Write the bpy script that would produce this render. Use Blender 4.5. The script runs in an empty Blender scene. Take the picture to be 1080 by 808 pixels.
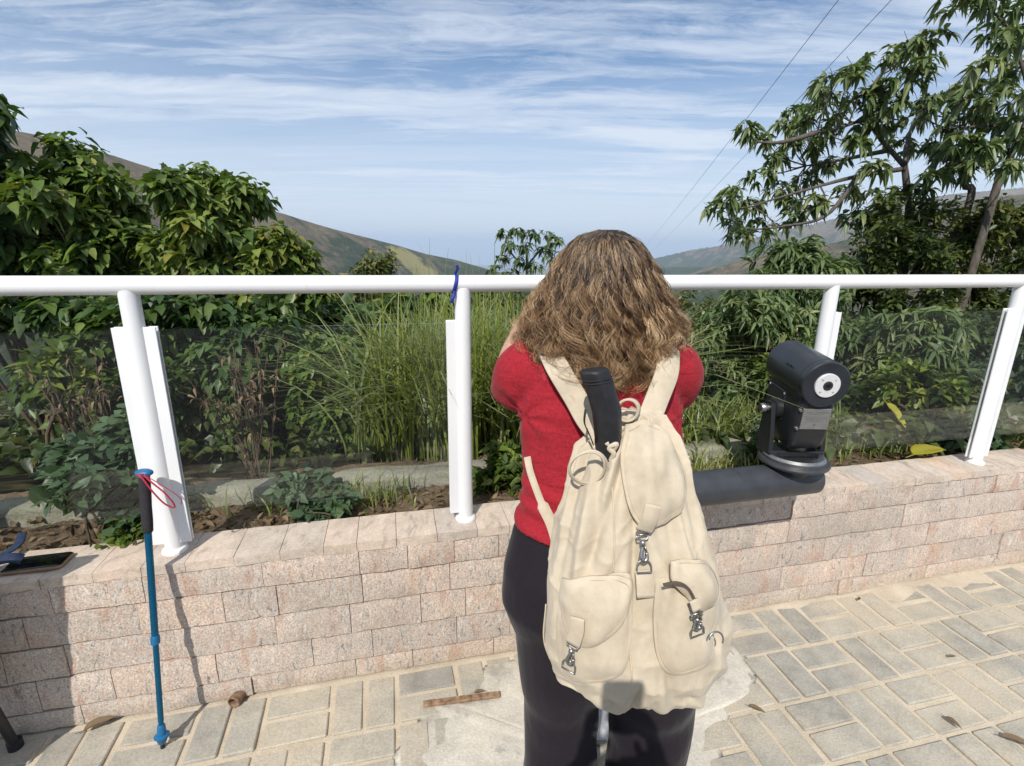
import bpy, math, random
import numpy as np
from mathutils import Vector, Matrix, noise

random.seed(7)
RNG = np.random.default_rng(11)
SC = bpy.context.scene
COL = SC.collection
PI = math.pi

# ------------------------------------------------------------------ camera
FPX, PITCH, ROLL, CAM_H = 534.44, 0.26198, -0.01155, 1.5
cR, sR, cP, sP = math.cos(ROLL), math.sin(ROLL), math.cos(PITCH), math.sin(PITCH)


def sight(u, v):
    """direction of a line of sight (measured on the 1080 x 808 photograph)"""
    a = (u - 540) / FPX
    t = (v - 404) / FPX
    a, t = cR * a - sR * t, sR * a + cR * t
    return Vector((a, cP - t * sP, -sP - t * cP))


def at(u, v, y):
    d = sight(u, v)
    s = y / d.y
    return Vector((d.x * s, y, d.z * s + CAM_H))


cam_d = bpy.data.cameras.new('camera')
cam_d.sensor_width = 36
cam_d.lens = FPX / 1080 * 36
cam_d.clip_start = 0.02
cam_d.clip_end = 90000
cam = bpy.data.objects.new('camera', cam_d)
COL.objects.link(cam)
F = Vector((0, cP, -sP))
U = Vector((0, sP, cP))
X = Vector((1, 0, 0))
Rv = cR * X - sR * U
Uv = sR * X + cR * U
M = Matrix((( Rv.x, Uv.x, -F.x, 0), (Rv.y, Uv.y, -F.y, 0), (Rv.z, Uv.z, -F.z, CAM_H), (0, 0, 0, 1)))
cam.matrix_world = M
SC.camera = cam

# ------------------------------------------------------------------ wall frame
TH = math.atan(0.2394)
EA = Vector((math.cos(TH), math.sin(TH), 0))
EN = Vector((-math.sin(TH), math.cos(TH), 0))
O0 = Vector((0, 1.6227, 0))
WALL_H = 0.547


def W(a, b, z):
    """a metres along the wall face, b metres behind it, z up"""
    return O0 + EA * a + EN * b + Vector((0, 0, z))


def wall_ab(x, y):
    p = Vector((x, y, 0)) - O0
    return p.dot(EA), p.dot(EN)


# ------------------------------------------------------------------ object helpers
def link(o, parent=None):
    COL.objects.link(o)
    if parent is not None:
        o.parent = parent
    return o


def tag(o, label=None, cat=None, group=None, kind=None):
    if label: o['label'] = label
    if cat: o['category'] = cat
    if group: o['group'] = group
    if kind: o['kind'] = kind
    return o


def empty(name, loc, label=None, cat=None, group=None):
    o = bpy.data.objects.new(name, None)
    o.empty_display_size = 0.05
    o.location = loc
    link(o)
    bpy.context.view_layer.update()
    return tag(o, label, cat, group)


def finish(name, me, mat, parent=None, smooth=True, loc=None):
    me.materials.append(mat)
    if smooth:
        me.polygons.foreach_set('use_smooth', [True] * len(me.polygons))
    o = bpy.data.objects.new(name, me)
    link(o)
    if parent is not None:
        o.parent = parent
        # geometry is written in world coordinates; thing empties carry the offset
        o.matrix_parent_inverse = world_of(parent).inverted()
    return o


def world_of(o):
    m = o.matrix_basis.copy() if o.parent is None else world_of(o.parent) @ o.matrix_parent_inverse @ o.matrix_basis
    return m


class MB:
    """collects world-space geometry that becomes ONE mesh object"""
    def __init__(s):
        s.v, s.f, s.t = [], [], []
        s.tint = 0.5

    def add(s, vs, fs):
        n = len(s.v)
        s.v += [tuple(v) for v in vs]
        s.t += [s.tint] * len(vs)
        s.f += [tuple(i + n for i in f) for f in fs]

    def box(s, c, half, ax=None):
        ax = ax or (Vector((1, 0, 0)), Vector((0, 1, 0)), Vector((0, 0, 1)))
        c = Vector(c)
        vs = []
        for k in (-1, 1):
            for j in (-1, 1):
                for i in (-1, 1):
                    vs.append(c + ax[0] * half[0] * i + ax[1] * half[1] * j + ax[2] * half[2] * k)
        s.add(vs, [(0, 2, 3, 1), (4, 5, 7, 6), (0, 1, 5, 4), (2, 6, 7, 3), (0, 4, 6, 2), (1, 3, 7, 5)])

    def bbox(s, c, half, bev, ax=None):
        """box with chamfered edges"""
        ax = ax or (Vector((1, 0, 0)), Vector((0, 1, 0)), Vector((0, 0, 1)))
        c = Vector(c)
        idx, vs = {}, []
        for i in (-1, 1):
            for j in (-1, 1):
                for k in (-1, 1):
                    for d in range(3):
                        h = [half[0] - bev, half[1] - bev, half[2] - bev]
                        h[d] = half[d]
                        idx[(i, j, k, d)] = len(vs)
                        vs.append(c + ax[0] * h[0] * i + ax[1] * h[1] * j + ax[2] * h[2] * k)
        fs = []
        for sgn in (-1, 1):
            for d in range(3):
                o = [x for x in range(3) if x != d]
                q = []
                for (p, r) in ((-1, -1), (1, -1), (1, 1), (-1, 1)):
                    key = [0, 0, 0]
                    key[d] = sgn; key[o[0]] = p; key[o[1]] = r
                    q.append(idx[(key[0], key[1], key[2], d)])
                fs.append(tuple(q if (sgn > 0) == (d != 1) else q[::-1]))
        for d in range(3):
            o = [x for x in range(3) if x != d]
            for p in (-1, 1):
                for r in (-1, 1):
                    ka, kb = [0] * 3, [0] * 3
                    ka[d], kb[d] = -1, 1
                    for kk in (ka, kb):
                        kk[o[0]] = p; kk[o[1]] = r
                    fs.append((idx[(*ka, o[0])], idx[(*kb, o[0])], idx[(*kb, o[1])], idx[(*ka, o[1])]))
        for i in (-1, 1):
            for j in (-1, 1):
                for k in (-1, 1):
                    fs.append((idx[(i, j, k, 0)], idx[(i, j, k, 1)], idx[(i, j, k, 2)]))
        s.add(vs, fs)

    def tube(s, pts, rad, n=12, cap=True, flat=1.0, up=None):
        pts = [Vector(p) for p in pts]
        m = len(pts)
        if not hasattr(rad, '__len__'):
            rad = [rad] * m
        vs, prev = [], None
        for i, p in enumerate(pts):
            t = (pts[min(i + 1, m - 1)] - pts[max(i - 1, 0)])
            if t.length < 1e-9: t = Vector((0, 0, 1))
            t.normalize()
            if prev is None:
                ref = Vector(up) if up is not None else (Vector((0, 0, 1)) if abs(t.z) < 0.9 else Vector((1, 0, 0)))
                a = (ref - t * ref.dot(t)).normalized()
            else:
                a = (prev - t * prev.dot(t))
                a = a.normalized() if a.length > 1e-6 else prev
            prev = a
            b = t.cross(a)
            for k in range(n):
                th = 2 * PI * k / n
                vs.append(p + (a * math.cos(th) + b * math.sin(th) * flat) * rad[i])
        fs = []
        for i in range(m - 1):
            for k in range(n):
                k2 = (k + 1) % n
                fs.append((i * n + k, i * n + k2, (i + 1) * n + k2, (i + 1) * n + k))
        if cap:
            fs.append(tuple(range(n - 1, -1, -1)))
            fs.append(tuple((m - 1) * n + k for k in range(n)))
        s.add(vs, fs)

    def lathe(s, c, axis, prof, n=24):
        """prof: list of (radius, offset along axis)"""
        c = Vector(c); t = Vector(axis).normalized()
        ref = Vector((0, 0, 1)) if abs(t.z) < 0.9 else Vector((1, 0, 0))
        a = (ref - t * ref.dot(t)).normalized(); b = t.cross(a)
        vs, fs = [], []
        for (r, h) in prof:
            for k in range(n):
                th = 2 * PI * k / n
                vs.append(c + t * h + (a * math.cos(th) + b * math.sin(th)) * max(r, 1e-5))
        for i in range(len(prof) - 1):
            for k in range(n):
                k2 = (k + 1) % n
                fs.append((i * n + k, i * n + k2, (i + 1) * n + k2, (i + 1) * n + k))
        fs.append(tuple(range(n - 1, -1, -1)))
        fs.append(tuple((len(prof) - 1) * n + k for k in range(n)))
        s.add(vs, fs)

    def ball(s, c, r, nu=16, nv=10):
        c = Vector(c)
        if not hasattr(r, '__len__'): r = (r, r, r)
        vs, fs = [], []
        for j in range(1, nv):
            ph = PI * j / nv
            for i in range(nu):
                th = 2 * PI * i / nu
                vs.append(c + Vector((r[0] * math.sin(ph) * math.cos(th), r[1] * math.sin(ph) * math.sin(th), r[2] * math.cos(ph))))
        top = len(vs); vs.append(c + Vector((0, 0, r[2])))
        bot = len(vs); vs.append(c - Vector((0, 0, r[2])))
        for j in range(nv - 2):
            for i in range(nu):
                i2 = (i + 1) % nu
                fs.append((j * nu + i, (j + 1) * nu + i, (j + 1) * nu + i2, j * nu + i2))
        for i in range(nu):
            i2 = (i + 1) % nu
            fs.append((top, i, i2))
            fs.append((bot, (nv - 2) * nu + i2, (nv - 2) * nu + i))
        s.add(vs, fs)

    def loft(s, rings, cap=True):
        n = len(rings[0])
        vs = [p for r in rings for p in r]
        fs = []
        for i in range(len(rings) - 1):
            for k in range(n):
                k2 = (k + 1) % n
                fs.append((i * n + k, i * n + k2, (i + 1) * n + k2, (i + 1) * n + k))
        if cap:
            fs.append(tuple(range(n - 1, -1, -1)))
            fs.append(tuple((len(rings) - 1) * n + k for k in range(n)))
        s.add(vs, fs)

    def ribbon(s, pts, side, width, th=0.003, sub=1):
        """flat strap along pts; side = across direction (one or per point)"""
        pts = [Vector(p) for p in pts]
        m = len(pts)
        if not isinstance(side, list): side = [side] * m
        if not hasattr(width, '__len__'): width = [width] * m
        rings = []
        for i, p in enumerate(pts):
            t = (pts[min(i + 1, m - 1)] - pts[max(i - 1, 0)]).normalized()
            sd = Vector(side[i]); sd = (sd - t * sd.dot(t)).normalized()
            nn = t.cross(sd)
            w = width[i] / 2
            rings.append([p + sd * w * x + nn * th / 2 * y for (x, y) in ((-1, -.6), (-.93, -1), (.93, -1), (1, -.6), (1, .6), (.93, 1), (-.93, 1), (-1, .6))])
        s.loft(rings)

    def mesh(s, name):
        me = bpy.data.meshes.new(name)
        me.from_pydata(s.v, [], s.f)
        at_ = me.attributes.new('tint', 'FLOAT', 'POINT')
        at_.data.foreach_set('value', s.t)
        me.update()
        return me

    def build(s, name, mat, parent=None, smooth=True, sharp=None):
        me = s.mesh(name)
        import bmesh
        bm = bmesh.new(); bm.from_mesh(me)
        bmesh.ops.recalc_face_normals(bm, faces=bm.faces)
        bm.to_mesh(me); bm.free()
        o = finish(name, me, mat, parent, smooth)
        if smooth and sharp:
            me.set_sharp_from_angle(angle=math.radians(sharp))
        return o


def bez(p, n):
    """Catmull-Rom through points"""
    p = [Vector(q) for q in p]
    q = [p[0] * 2 - p[1]] + p + [p[-1] * 2 - p[-2]]
    out = []
    for i in range(1, len(q) - 2):
        for k in range(n):
            t = k / n
            a, b, c, d = q[i - 1], q[i], q[i + 1], q[i + 2]
            out.append(0.5 * ((2 * b) + (c - a) * t + (2 * a - 5 * b + 4 * c - d) * t * t + (3 * b - a - 3 * c + d) * t ** 3))
    out.append(p[-1])
    return out


def interp(tab, x):
    """tab rows (x, v1, v2 ...) ascending"""
    tab = sorted(tab)
    xs = [r[0] for r in tab]
    return [float(np.interp(x, xs, [r[k] for r in tab])) for k in range(1, len(tab[0]))]


# ------------------------------------------------------------------ materials
class Nd:
    def __init__(s, name):
        s.m = bpy.data.materials.new(name)
        s.m.use_nodes = True
        s.nt = s.m.node_tree
        s.nt.nodes.clear()
        s.out = s.n('ShaderNodeOutputMaterial')

    def n(s, t, **k):
        nd = s.nt.nodes.new(t)
        for a, b in k.items():
            if a in ('ins',):
                for i, v in b.items():
                    if hasattr(v, 'is_output'): s.nt.links.new(v, nd.inputs[i])
                    else: nd.inputs[i].default_value = v
            else: setattr(nd, a, b)
        return nd

    def lk(s, a, b): s.nt.links.new(a, b)

    def coord(s, scale=(1, 1, 1), which='Object', rot=(0, 0, 0)):
        tc = s.n('ShaderNodeTexCoord')
        mp = s.n('ShaderNodeMapping')
        mp.inputs['Scale'].default_value = scale
        mp.inputs['Rotation'].default_value = rot
        s.lk(tc.outputs[which], mp.inputs['Vector'])
        return mp.outputs[0]

    def noise(s, vec, scale, detail=4, rough=0.55, dist=0.0):
        nd = s.n('ShaderNodeTexNoise')
        if vec is not None: s.lk(vec, nd.inputs['Vector'])
        nd.inputs['Scale'].default_value = scale
        nd.inputs['Detail'].default_value = detail
        nd.inputs['Roughness'].default_value = rough
        nd.inputs['Distortion'].default_value = dist
        return nd.outputs['Fac']

    def ramp(s, fac, stops, interp='LINEAR'):
        nd = s.n('ShaderNodeValToRGB')
        nd.color_ramp.interpolation = interp
        el = nd.color_ramp.elements
        while len(el) < len(stops): el.new(0.5)
        for e, (p, c) in zip(el, stops):
            e.position = p
            e.color = (*c, 1) if len(c) == 3 else c
        s.lk(fac, nd.inputs[0])
        return nd.outputs[0]

    def mix(s, fac, a, b, mode='MIX'):
        nd = s.n('ShaderNodeMix', data_type='RGBA', blend_type=mode)
        for sock, v in ((nd.inputs[0], fac), (nd.inputs[6], a), (nd.inputs[7], b)):
            if hasattr(v, 'is_output'): s.lk(v, sock)
            elif hasattr(v, '__len__'): sock.default_value = (*v, 1) if len(v) == 3 else v
            else: sock.default_value = v
        return nd.outputs[2]

    def math(s, op, a, b=0.0, clamp=False):
        nd = s.n('ShaderNodeMath', operation=op, use_clamp=clamp)
        for sock, v in ((nd.inputs[0], a), (nd.inputs[1], b)):
            if hasattr(v, 'is_output'): s.lk(v, sock)
            else: sock.default_value = v
        return nd.outputs[0]

    def attr(s, name='tint', fac=True):
        nd = s.n('ShaderNodeAttribute', attribute_name=name)
        return nd.outputs['Fac'] if fac else nd.outputs['Color']

    def bump(s, h, strength=0.3, dist=0.01, normal=None):
        nd = s.n('ShaderNodeBump')
        nd.inputs['Strength'].default_value = strength
        nd.inputs['Distance'].default_value = dist
        s.lk(h, nd.inputs['Height'])
        if normal is not None: s.lk(normal, nd.inputs['Normal'])
        return nd.outputs[0]

    def bsdf(s, col, rough=0.6, metal=0.0, normal=None, spec=None, sheen=None, coat=None):
        b = s.n('ShaderNodeBsdfPrincipled')
        for k, v in (('Base Color', col), ('Roughness', rough), ('Metallic', metal), ('Specular IOR Level', spec), ('Sheen Weight', sheen), ('Coat Weight', coat)):
            if v is None: continue
            if hasattr(v, 'is_output'): s.lk(v, b.inputs[k])
            elif hasattr(v, '__len__'): b.inputs[k].default_value = (*v, 1)
            else: b.inputs[k].default_value = v
        if normal is not None: s.lk(normal, b.inputs['Normal'])
        return b.outputs[0]

    def end(s, sh):
        s.lk(sh, s.out.inputs['Surface'])
        return s.m


def simple(name, col, rough=0.5, metal=0.0, var=0.12, scale=30, bump=0.0, spec=None):
    m = Nd(name)
    c = m.coord()
    f = m.noise(c, scale, 5)
    dark = tuple(x * (1 - var) for x in col)
    lite = tuple(min(1, x * (1 + var)) for x in col)
    cc = m.ramp(f, [(0.3, dark), (0.7, lite)])
    nm = m.bump(f, bump, 0.004) if bump else None
    r = m.ramp(m.noise(c, scale * 2.3, 3), [(0.3, (rough * .85,) * 3), (0.7, (min(1, rough * 1.15),) * 3)])
    return m.end(m.bsdf(cc, r, metal, nm, spec))


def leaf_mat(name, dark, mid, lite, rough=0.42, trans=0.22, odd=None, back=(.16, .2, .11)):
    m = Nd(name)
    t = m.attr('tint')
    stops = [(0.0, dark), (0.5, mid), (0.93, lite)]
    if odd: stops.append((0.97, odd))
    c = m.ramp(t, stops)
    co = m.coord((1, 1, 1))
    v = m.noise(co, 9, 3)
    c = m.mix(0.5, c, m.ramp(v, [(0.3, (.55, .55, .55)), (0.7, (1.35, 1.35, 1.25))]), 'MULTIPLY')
    geo = m.n('ShaderNodeNewGeometry')
    c2 = m.mix(m.math('MULTIPLY', geo.outputs['Backfacing'], 0.45), c, back)
    b = m.bsdf(c2, rough, 0, None, 0.4)
    tr = m.n('ShaderNodeBsdfTranslucent')
    m.lk(m.mix(1.0, c, (1.5, 1.7, .6), 'MULTIPLY'), tr.inputs['Color'])
    mx = m.n('ShaderNodeMixShader')
    mx.inputs[0].default_value = trans
    m.lk(b, mx.inputs[1]); m.lk(tr.outputs[0], mx.inputs[2])
    return m.end(mx.outputs[0])


def mat_stone():
    m = Nd('split_stone')
    t = m.attr('tint')
    geo = m.n('ShaderNodeNewGeometry')
    # streaks run down the stone, so stretch along z; shift each stone by its tint
    tc = m.n('ShaderNodeTexCoord')
    sh = m.n('ShaderNodeVectorMath', operation='ADD')
    cmb = m.n('ShaderNodeCombineXYZ')
    m.lk(m.math('MULTIPLY', t, 37.0), cmb.inputs[0]); m.lk(m.math('MULTIPLY', t, 11.0), cmb.inputs[2])
    m.lk(tc.outputs['Object'], sh.inputs[0]); m.lk(cmb.outputs[0], sh.inputs[1])
    mp = m.n('ShaderNodeMapping'); mp.inputs['Scale'].default_value = (1, 1, .3); mp.inputs['Rotation'].default_value = (0, .25, 0)
    m.lk(sh.outputs[0], mp.inputs[0])
    st = m.noise(mp.outputs[0], 46, 7, .72, 1.6)
    mp2 = m.n('ShaderNodeMapping'); mp2.inputs['Scale'].default_value = (1, 1, .32); m.lk(sh.outputs[0], mp2.inputs[0])
    big = m.noise(mp2.outputs[0], 17, 5, .62, .6)
    fine = m.noise(sh.outputs[0], 170, 4, .7)
    c = m.ramp(st, [(.28, (.13, .105, .09)), (.38, (.36, .31, .27)), (.46, (.63, .565, .50)), (.54, (.56, .42, .33)), (.62, (.69, .625, .55)), (.75, (.76, .70, .635))])
    bt = m.math('FRACT', m.math('MULTIPLY', t, 7.31))
    tone = m.ramp(bt, [(0, (.90, .91, .92)), (.3, (1.05, 1.04, 1.02)), (.55, (1.08, 1.0, .94)), (.8, (1.02, 1.02, 1.0)), (1, (.80, .80, .80))])
    c = m.mix(.7, c, tone, 'MULTIPLY')
    c = m.mix(m.ramp(big, [(.54, (0, 0, 0)), (.68, (.7, .7, .7))]), c, (.49, .30, .21))
    c = m.mix(m.ramp(m.noise(tc.outputs['Object'], 1.7, 6, .7, .5), [(.50, (0, 0, 0)), (.68, (.45, .45, .45))]), c, (.36, .315, .27))
    zz = m.n('ShaderNodeSeparateXYZ'); m.lk(tc.outputs['Object'], zz.inputs[0])
    c = m.mix(m.math('MULTIPLY', m.ramp(zz.outputs[2], [(.0, (.75, .75, .75)), (.10, (.0, .0, .0))]), m.noise(tc.outputs['Object'], 12, 5, .7)), c, (.44, .37, .27))
    c = m.mix(m.ramp(m.noise(sh.outputs[0], 5.3, 5, .7), [(.58, (0, 0, 0)), (.72, (.6, .6, .6))]), c, (.34, .32, .30))
    c = m.mix(.7, c, m.ramp(fine, [(.33, (.45, .45, .45)), (.6, (1.25, 1.25, 1.25))]), 'MULTIPLY')
    hh = m.math('ADD', m.math('MULTIPLY', st, .8), m.math('MULTIPLY', fine, .45))
    return m.end(m.bsdf(c, .85, 0, m.bump(hh, .75, .008)))


def mat_cap():
    m = Nd('cap_stone')
    t = m.attr('tint')
    co = m.coord((1, 1, 1))
    st = m.noise(m.coord((1, .35, 1), rot=(0, 0, -TH)), 36, 6, .65, .6)
    fine = m.noise(co, 140, 4, .7)
    c = m.ramp(st, [(.28, (.33, .28, .235)), (.45, (.56, .485, .41)), (.6, (.62, .53, .45)), (.75, (.70, .62, .54))])
    tone = m.ramp(m.math('FRACT', m.math('MULTIPLY', t, 5.7)), [(0, (.85, .85, .86)), (.5, (1.05, 1, .95)), (1, (1.05, .93, .85))])
    c = m.mix(.9, c, tone, 'MULTIPLY')
    c = m.mix(m.ramp(m.noise(co, 7, 5, .7), [(.5, (0, 0, 0)), (.72, (.6, .6, .6))]), c, (.36, .29, .22))
    c = m.mix(.4, c, m.ramp(fine, [(.3, (.6, .6, .6)), (.65, (1.2, 1.2, 1.2))]), 'MULTIPLY')
    return m.end(m.bsdf(c, .85, 0, m.bump(m.math('ADD', st, fine), .45, .005)))


def mat_paver():
    m = Nd('paver_concrete')
    t = m.attr('tint')
    co = m.coord()
    n1 = m.noise(co, 11, 6, .65); n2 = m.noise(co, 150, 4, .7); n3 = m.noise(co, 2.2, 4, .6)
    c = m.ramp(n1, [(.3, (.28, .265, .232)), (.55, (.37, .35, .305)), (.75, (.44, .415, .36))])
    c = m.mix(.9, c, m.ramp(t, [(0, (.80, .80, .80)), (.5, (1, 1, .98)), (1, (1.14, 1.1, 1.03))]), 'MULTIPLY')
    # dusty sand film over parts of the pavers
    c = m.mix(m.ramp(n3, [(.42, (0, 0, 0)), (.62, (.7, .7, .7))]), c, (.52, .45, .34))
    c = m.mix(.5, c, m.ramp(n2, [(.3, (.55, .55, .55)), (.6, (1.2, 1.2, 1.2))]), 'MULTIPLY')
    return m.end(m.bsdf(c, .9, 0, m.bump(m.math('ADD', n2, n1), .5, .004)))


def mat_sand():
    m = Nd('joint_sand')
    co = m.coord()
    n1 = m.noise(co, 6, 6, .65); n2 = m.noise(co, 260, 3, .7)
    c = m.ramp(n1, [(.3, (.46, .39, .29)), (.6, (.60, .515, .395)), (.8, (.68, .60, .475))])
    c = m.mix(.5, c, m.ramp(n2, [(.3, (.55, .55, .55)), (.62, (1.2, 1.2, 1.2))]), 'MULTIPLY')
    return m.end(m.bsdf(c, .95, 0, m.bump(m.math('ADD', n1, n2), .5, .006)))


def mat_cement():
    m = Nd('old_cement')
    co = m.coord()
    n1 = m.noise(co, 5.5, 7, .68, .3); n2 = m.noise(co, 120, 4, .7); n3 = m.noise(co, 13, 6, .7)
    c = m.ramp(n1, [(.33, (.34, .325, .28)), (.44, (.52, .485, .415)), (.6, (.62, .575, .49)), (.75, (.53, .46, .36))])
    c = m.mix(m.ramp(n3, [(.6, (0, 0, 0)), (.68, (.7, .7, .7))]), c, (.34, .33, .305))
    c = m.mix(.4, c, m.ramp(n2, [(.3, (.6, .6, .6)), (.62, (1.15, 1.15, 1.15))]), 'MULTIPLY')
    return m.end(m.bsdf(c, .9, 0, m.bump(m.math('ADD', n3, n2), .5, .005)))


def mat_soil():
    m = Nd('dry_soil')
    co = m.coord()
    n1 = m.noise(co, 7, 7, .7); n2 = m.noise(co, 70, 5, .75)
    c = m.ramp(n1, [(.3, (.09, .062, .038)), (.5, (.22, .15, .09)), (.7, (.34, .255, .165))])
    c = m.mix(.7, c, m.ramp(n2, [(.3, (.35, .35, .35)), (.65, (1.4, 1.35, 1.25))]), 'MULTIPLY')
    return m.end(m.bsdf(c, .95, 0, m.bump(m.math('ADD', n1, n2), .9, .03)))


def mat_kerb():
    m = Nd('mossy_concrete')
    co = m.coord()
    n1 = m.noise(m.coord((.25, 1, 1.6)), 9, 7, .7, .5); n2 = m.noise(co, 90, 5, .7); n3 = m.noise(co, 3, 5)
    c = m.ramp(n1, [(.3, (.10, .095, .075)), (.45, (.30, .28, .22)), (.65, (.44, .41, .33))])
    c = m.mix(m.ramp(n3, [(.45, (0, 0, 0)), (.65, (.6, .6, .6))]), c, (.20, .21, .11))
    c = m.mix(.5, c, m.ramp(n2, [(.3, (.5, .5, .5)), (.65, (1.25, 1.25, 1.25))]), 'MULTIPLY')
    return m.end(m.bsdf(c, .92, 0, m.bump(m.math('ADD', n1, n2), .8, .012)))


def mat_canvas():
    m = Nd('cream_canvas')
    co = m.coord()
    n1 = m.noise(co, 9, 4, .6); n2 = m.noise(co, 40, 5, .7)
    w1 = m.n('ShaderNodeTexWave', wave_type='BANDS', bands_direction='X', ins={'Vector': co, 'Scale': 260.0, 'Distortion': 1.5, 'Detail': 1.0})
    w2 = m.n('ShaderNodeTexWave', wave_type='BANDS', bands_direction='Z', ins={'Vector': co, 'Scale': 260.0, 'Distortion': 1.5, 'Detail': 1.0})
    c = m.ramp(n1, [(.3, (.47, .395, .29)), (.6, (.57, .49, .37)), (.8, (.61, .535, .415))])
    c = m.mix(.25, c, m.ramp(n2, [(.35, (.75, .72, .68)), (.6, (1.08, 1.08, 1.08))]), 'MULTIPLY')
    h = m.math('ADD', w1.outputs['Fac'], w2.outputs['Fac'])
    nm = m.bump(h, .12, .0012)
    rn = m.n('ShaderNodeTexNoise', noise_type='RIDGED_MULTIFRACTAL', ins={'Vector': m.coord((1, 1, .6), rot=(.2, .5, .3)), 'Scale': 13.0, 'Detail': 3.0, 'Roughness': .5, 'Distortion': .6})
    nm = m.bump(rn.outputs['Fac'], .34, .014, nm)
    r2 = m.n('ShaderNodeTexNoise', noise_type='RIDGED_MULTIFRACTAL', ins={'Vector': m.coord((1, 1, .5), rot=(.4, -.5, .9)), 'Scale': 27.0, 'Detail': 2.0, 'Roughness': .5, 'Distortion': .9})
    nm = m.bump(r2.outputs['Fac'], .20, .008, nm)
    nm = m.bump(m.noise(co, 260, 3, .7), .25, .0015, nm)
    return m.end(m.bsdf(c, .85, 0, nm, .25, .15))


def mat_shirt():
    m = Nd('red_jersey')
    co = m.coord()
    n2 = m.noise(m.coord((1, 1, .7)), 170, 5, .75)
    n1 = m.noise(co, 6, 3)
    c = m.ramp(n2, [(.32, (.23, .011, .018)), (.52, (.315, .016, .026)), (.7, (.37, .022, .033))])
    c = m.mix(.3, c, m.ramp(n1, [(.3, (.8, .8, .8)), (.7, (1.1, 1.1, 1.1))]), 'MULTIPLY')
    nm = m.bump(m.noise(m.coord((.7, .7, 2.2), rot=(0, .5, 0)), 13, 4, .55, .8), .35, .02)
    rn = m.n('ShaderNodeTexNoise', noise_type='RIDGED_MULTIFRACTAL', ins={'Vector': m.coord((.7, .7, 1.4), rot=(.1, .6, .2)), 'Scale': 7.0, 'Detail': 2.0, 'Roughness': .5, 'Distortion': .8})
    nm = m.bump(rn.outputs['Fac'], .16, .02, nm)
    return m.end(m.bsdf(c, .85, 0, nm, .2, .05))


def mat_trousers():
    m = Nd('black_leggings')
    co = m.coord()
    n2 = m.noise(co, 300, 3, .7)
    c = m.ramp(n2, [(.3, (.007, .005, .0075)), (.7, (.016, .011, .017))])
    nm = m.bump(m.noise(m.coord((1, 1, .5)), 9, 4, .55, .5), .3, .02)
    rn = m.n('ShaderNodeTexNoise', noise_type='RIDGED_MULTIFRACTAL', ins={'Vector': m.coord((1, 1, .8), rot=(.3, .5, .2)), 'Scale': 5.0, 'Detail': 2.0, 'Roughness': .5, 'Distortion': .8})
    nm = m.bump(rn.outputs['Fac'], .16, .02, nm)
    return m.end(m.bsdf(c, .8, 0, nm, .2, .08))


def mat_hair(name, light):
    m = Nd(name)
    t = m.attr('tint'); a = m.attr('along')
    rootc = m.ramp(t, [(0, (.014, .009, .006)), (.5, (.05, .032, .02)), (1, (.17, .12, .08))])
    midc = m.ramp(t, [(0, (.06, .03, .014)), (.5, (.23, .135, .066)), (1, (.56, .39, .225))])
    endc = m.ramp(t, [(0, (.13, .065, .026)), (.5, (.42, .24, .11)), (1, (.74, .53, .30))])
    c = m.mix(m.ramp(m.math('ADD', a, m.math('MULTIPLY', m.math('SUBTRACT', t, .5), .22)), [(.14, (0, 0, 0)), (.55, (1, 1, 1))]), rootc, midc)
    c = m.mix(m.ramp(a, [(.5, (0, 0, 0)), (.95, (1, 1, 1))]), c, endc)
    b = m.bsdf(c, .38, 0, None, .55)
    return m.end(b)


def mat_glass():
    m = Nd('clear_glass')
    tr = m.n('ShaderNodeBsdfTransparent'); tr.inputs[0].default_value = (.978, .988, .982, 1)
    gl = m.n('ShaderNodeBsdfGlossy'); gl.inputs['Roughness'].default_value = .012
    gq = m.n('ShaderNodeNewGeometry'); fr = m.n('ShaderNodeFresnel')
    m.lk(m.math('SUBTRACT', 1.5, m.math('MULTIPLY', gq.outputs['Backfacing'], 1.5 - 1 / 1.5)), fr.inputs['IOR'])
    co = m.coord()
    # dust and wipe marks on the pane
    df = m.n('ShaderNodeBsdfDiffuse'); df.inputs[0].default_value = (.7, .72, .72, 1)
    mx = m.n('ShaderNodeMixShader'); m.lk(fr.outputs[0], mx.inputs[0]); m.lk(tr.outputs[0], mx.inputs[1]); m.lk(gl.outputs[0], mx.inputs[2])
    dn = m.ramp(m.noise(m.coord((1, 1, 2.0)), 3.2, 5, .6, .4), [(.45, (.0, .0, .0)), (.75, (.005, .005, .005))])
    m2 = m.n('ShaderNodeMixShader'); m.lk(dn, m2.inputs[0]); m.lk(mx.outputs[0], m2.inputs[1]); m.lk(df.outputs[0], m2.inputs[2])
    return m.end(m2.outputs[0])


def mat_bark(name, a, b):
    m = Nd(name)
    n1 = m.noise(m.coord((1, 1, .25)), 40, 6, .7, .4)
    c = m.ramp(n1, [(.3, a), (.7, b)])
    return m.end(m.bsdf(c, .9, 0, m.bump(n1, .7, .01)))


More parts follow.
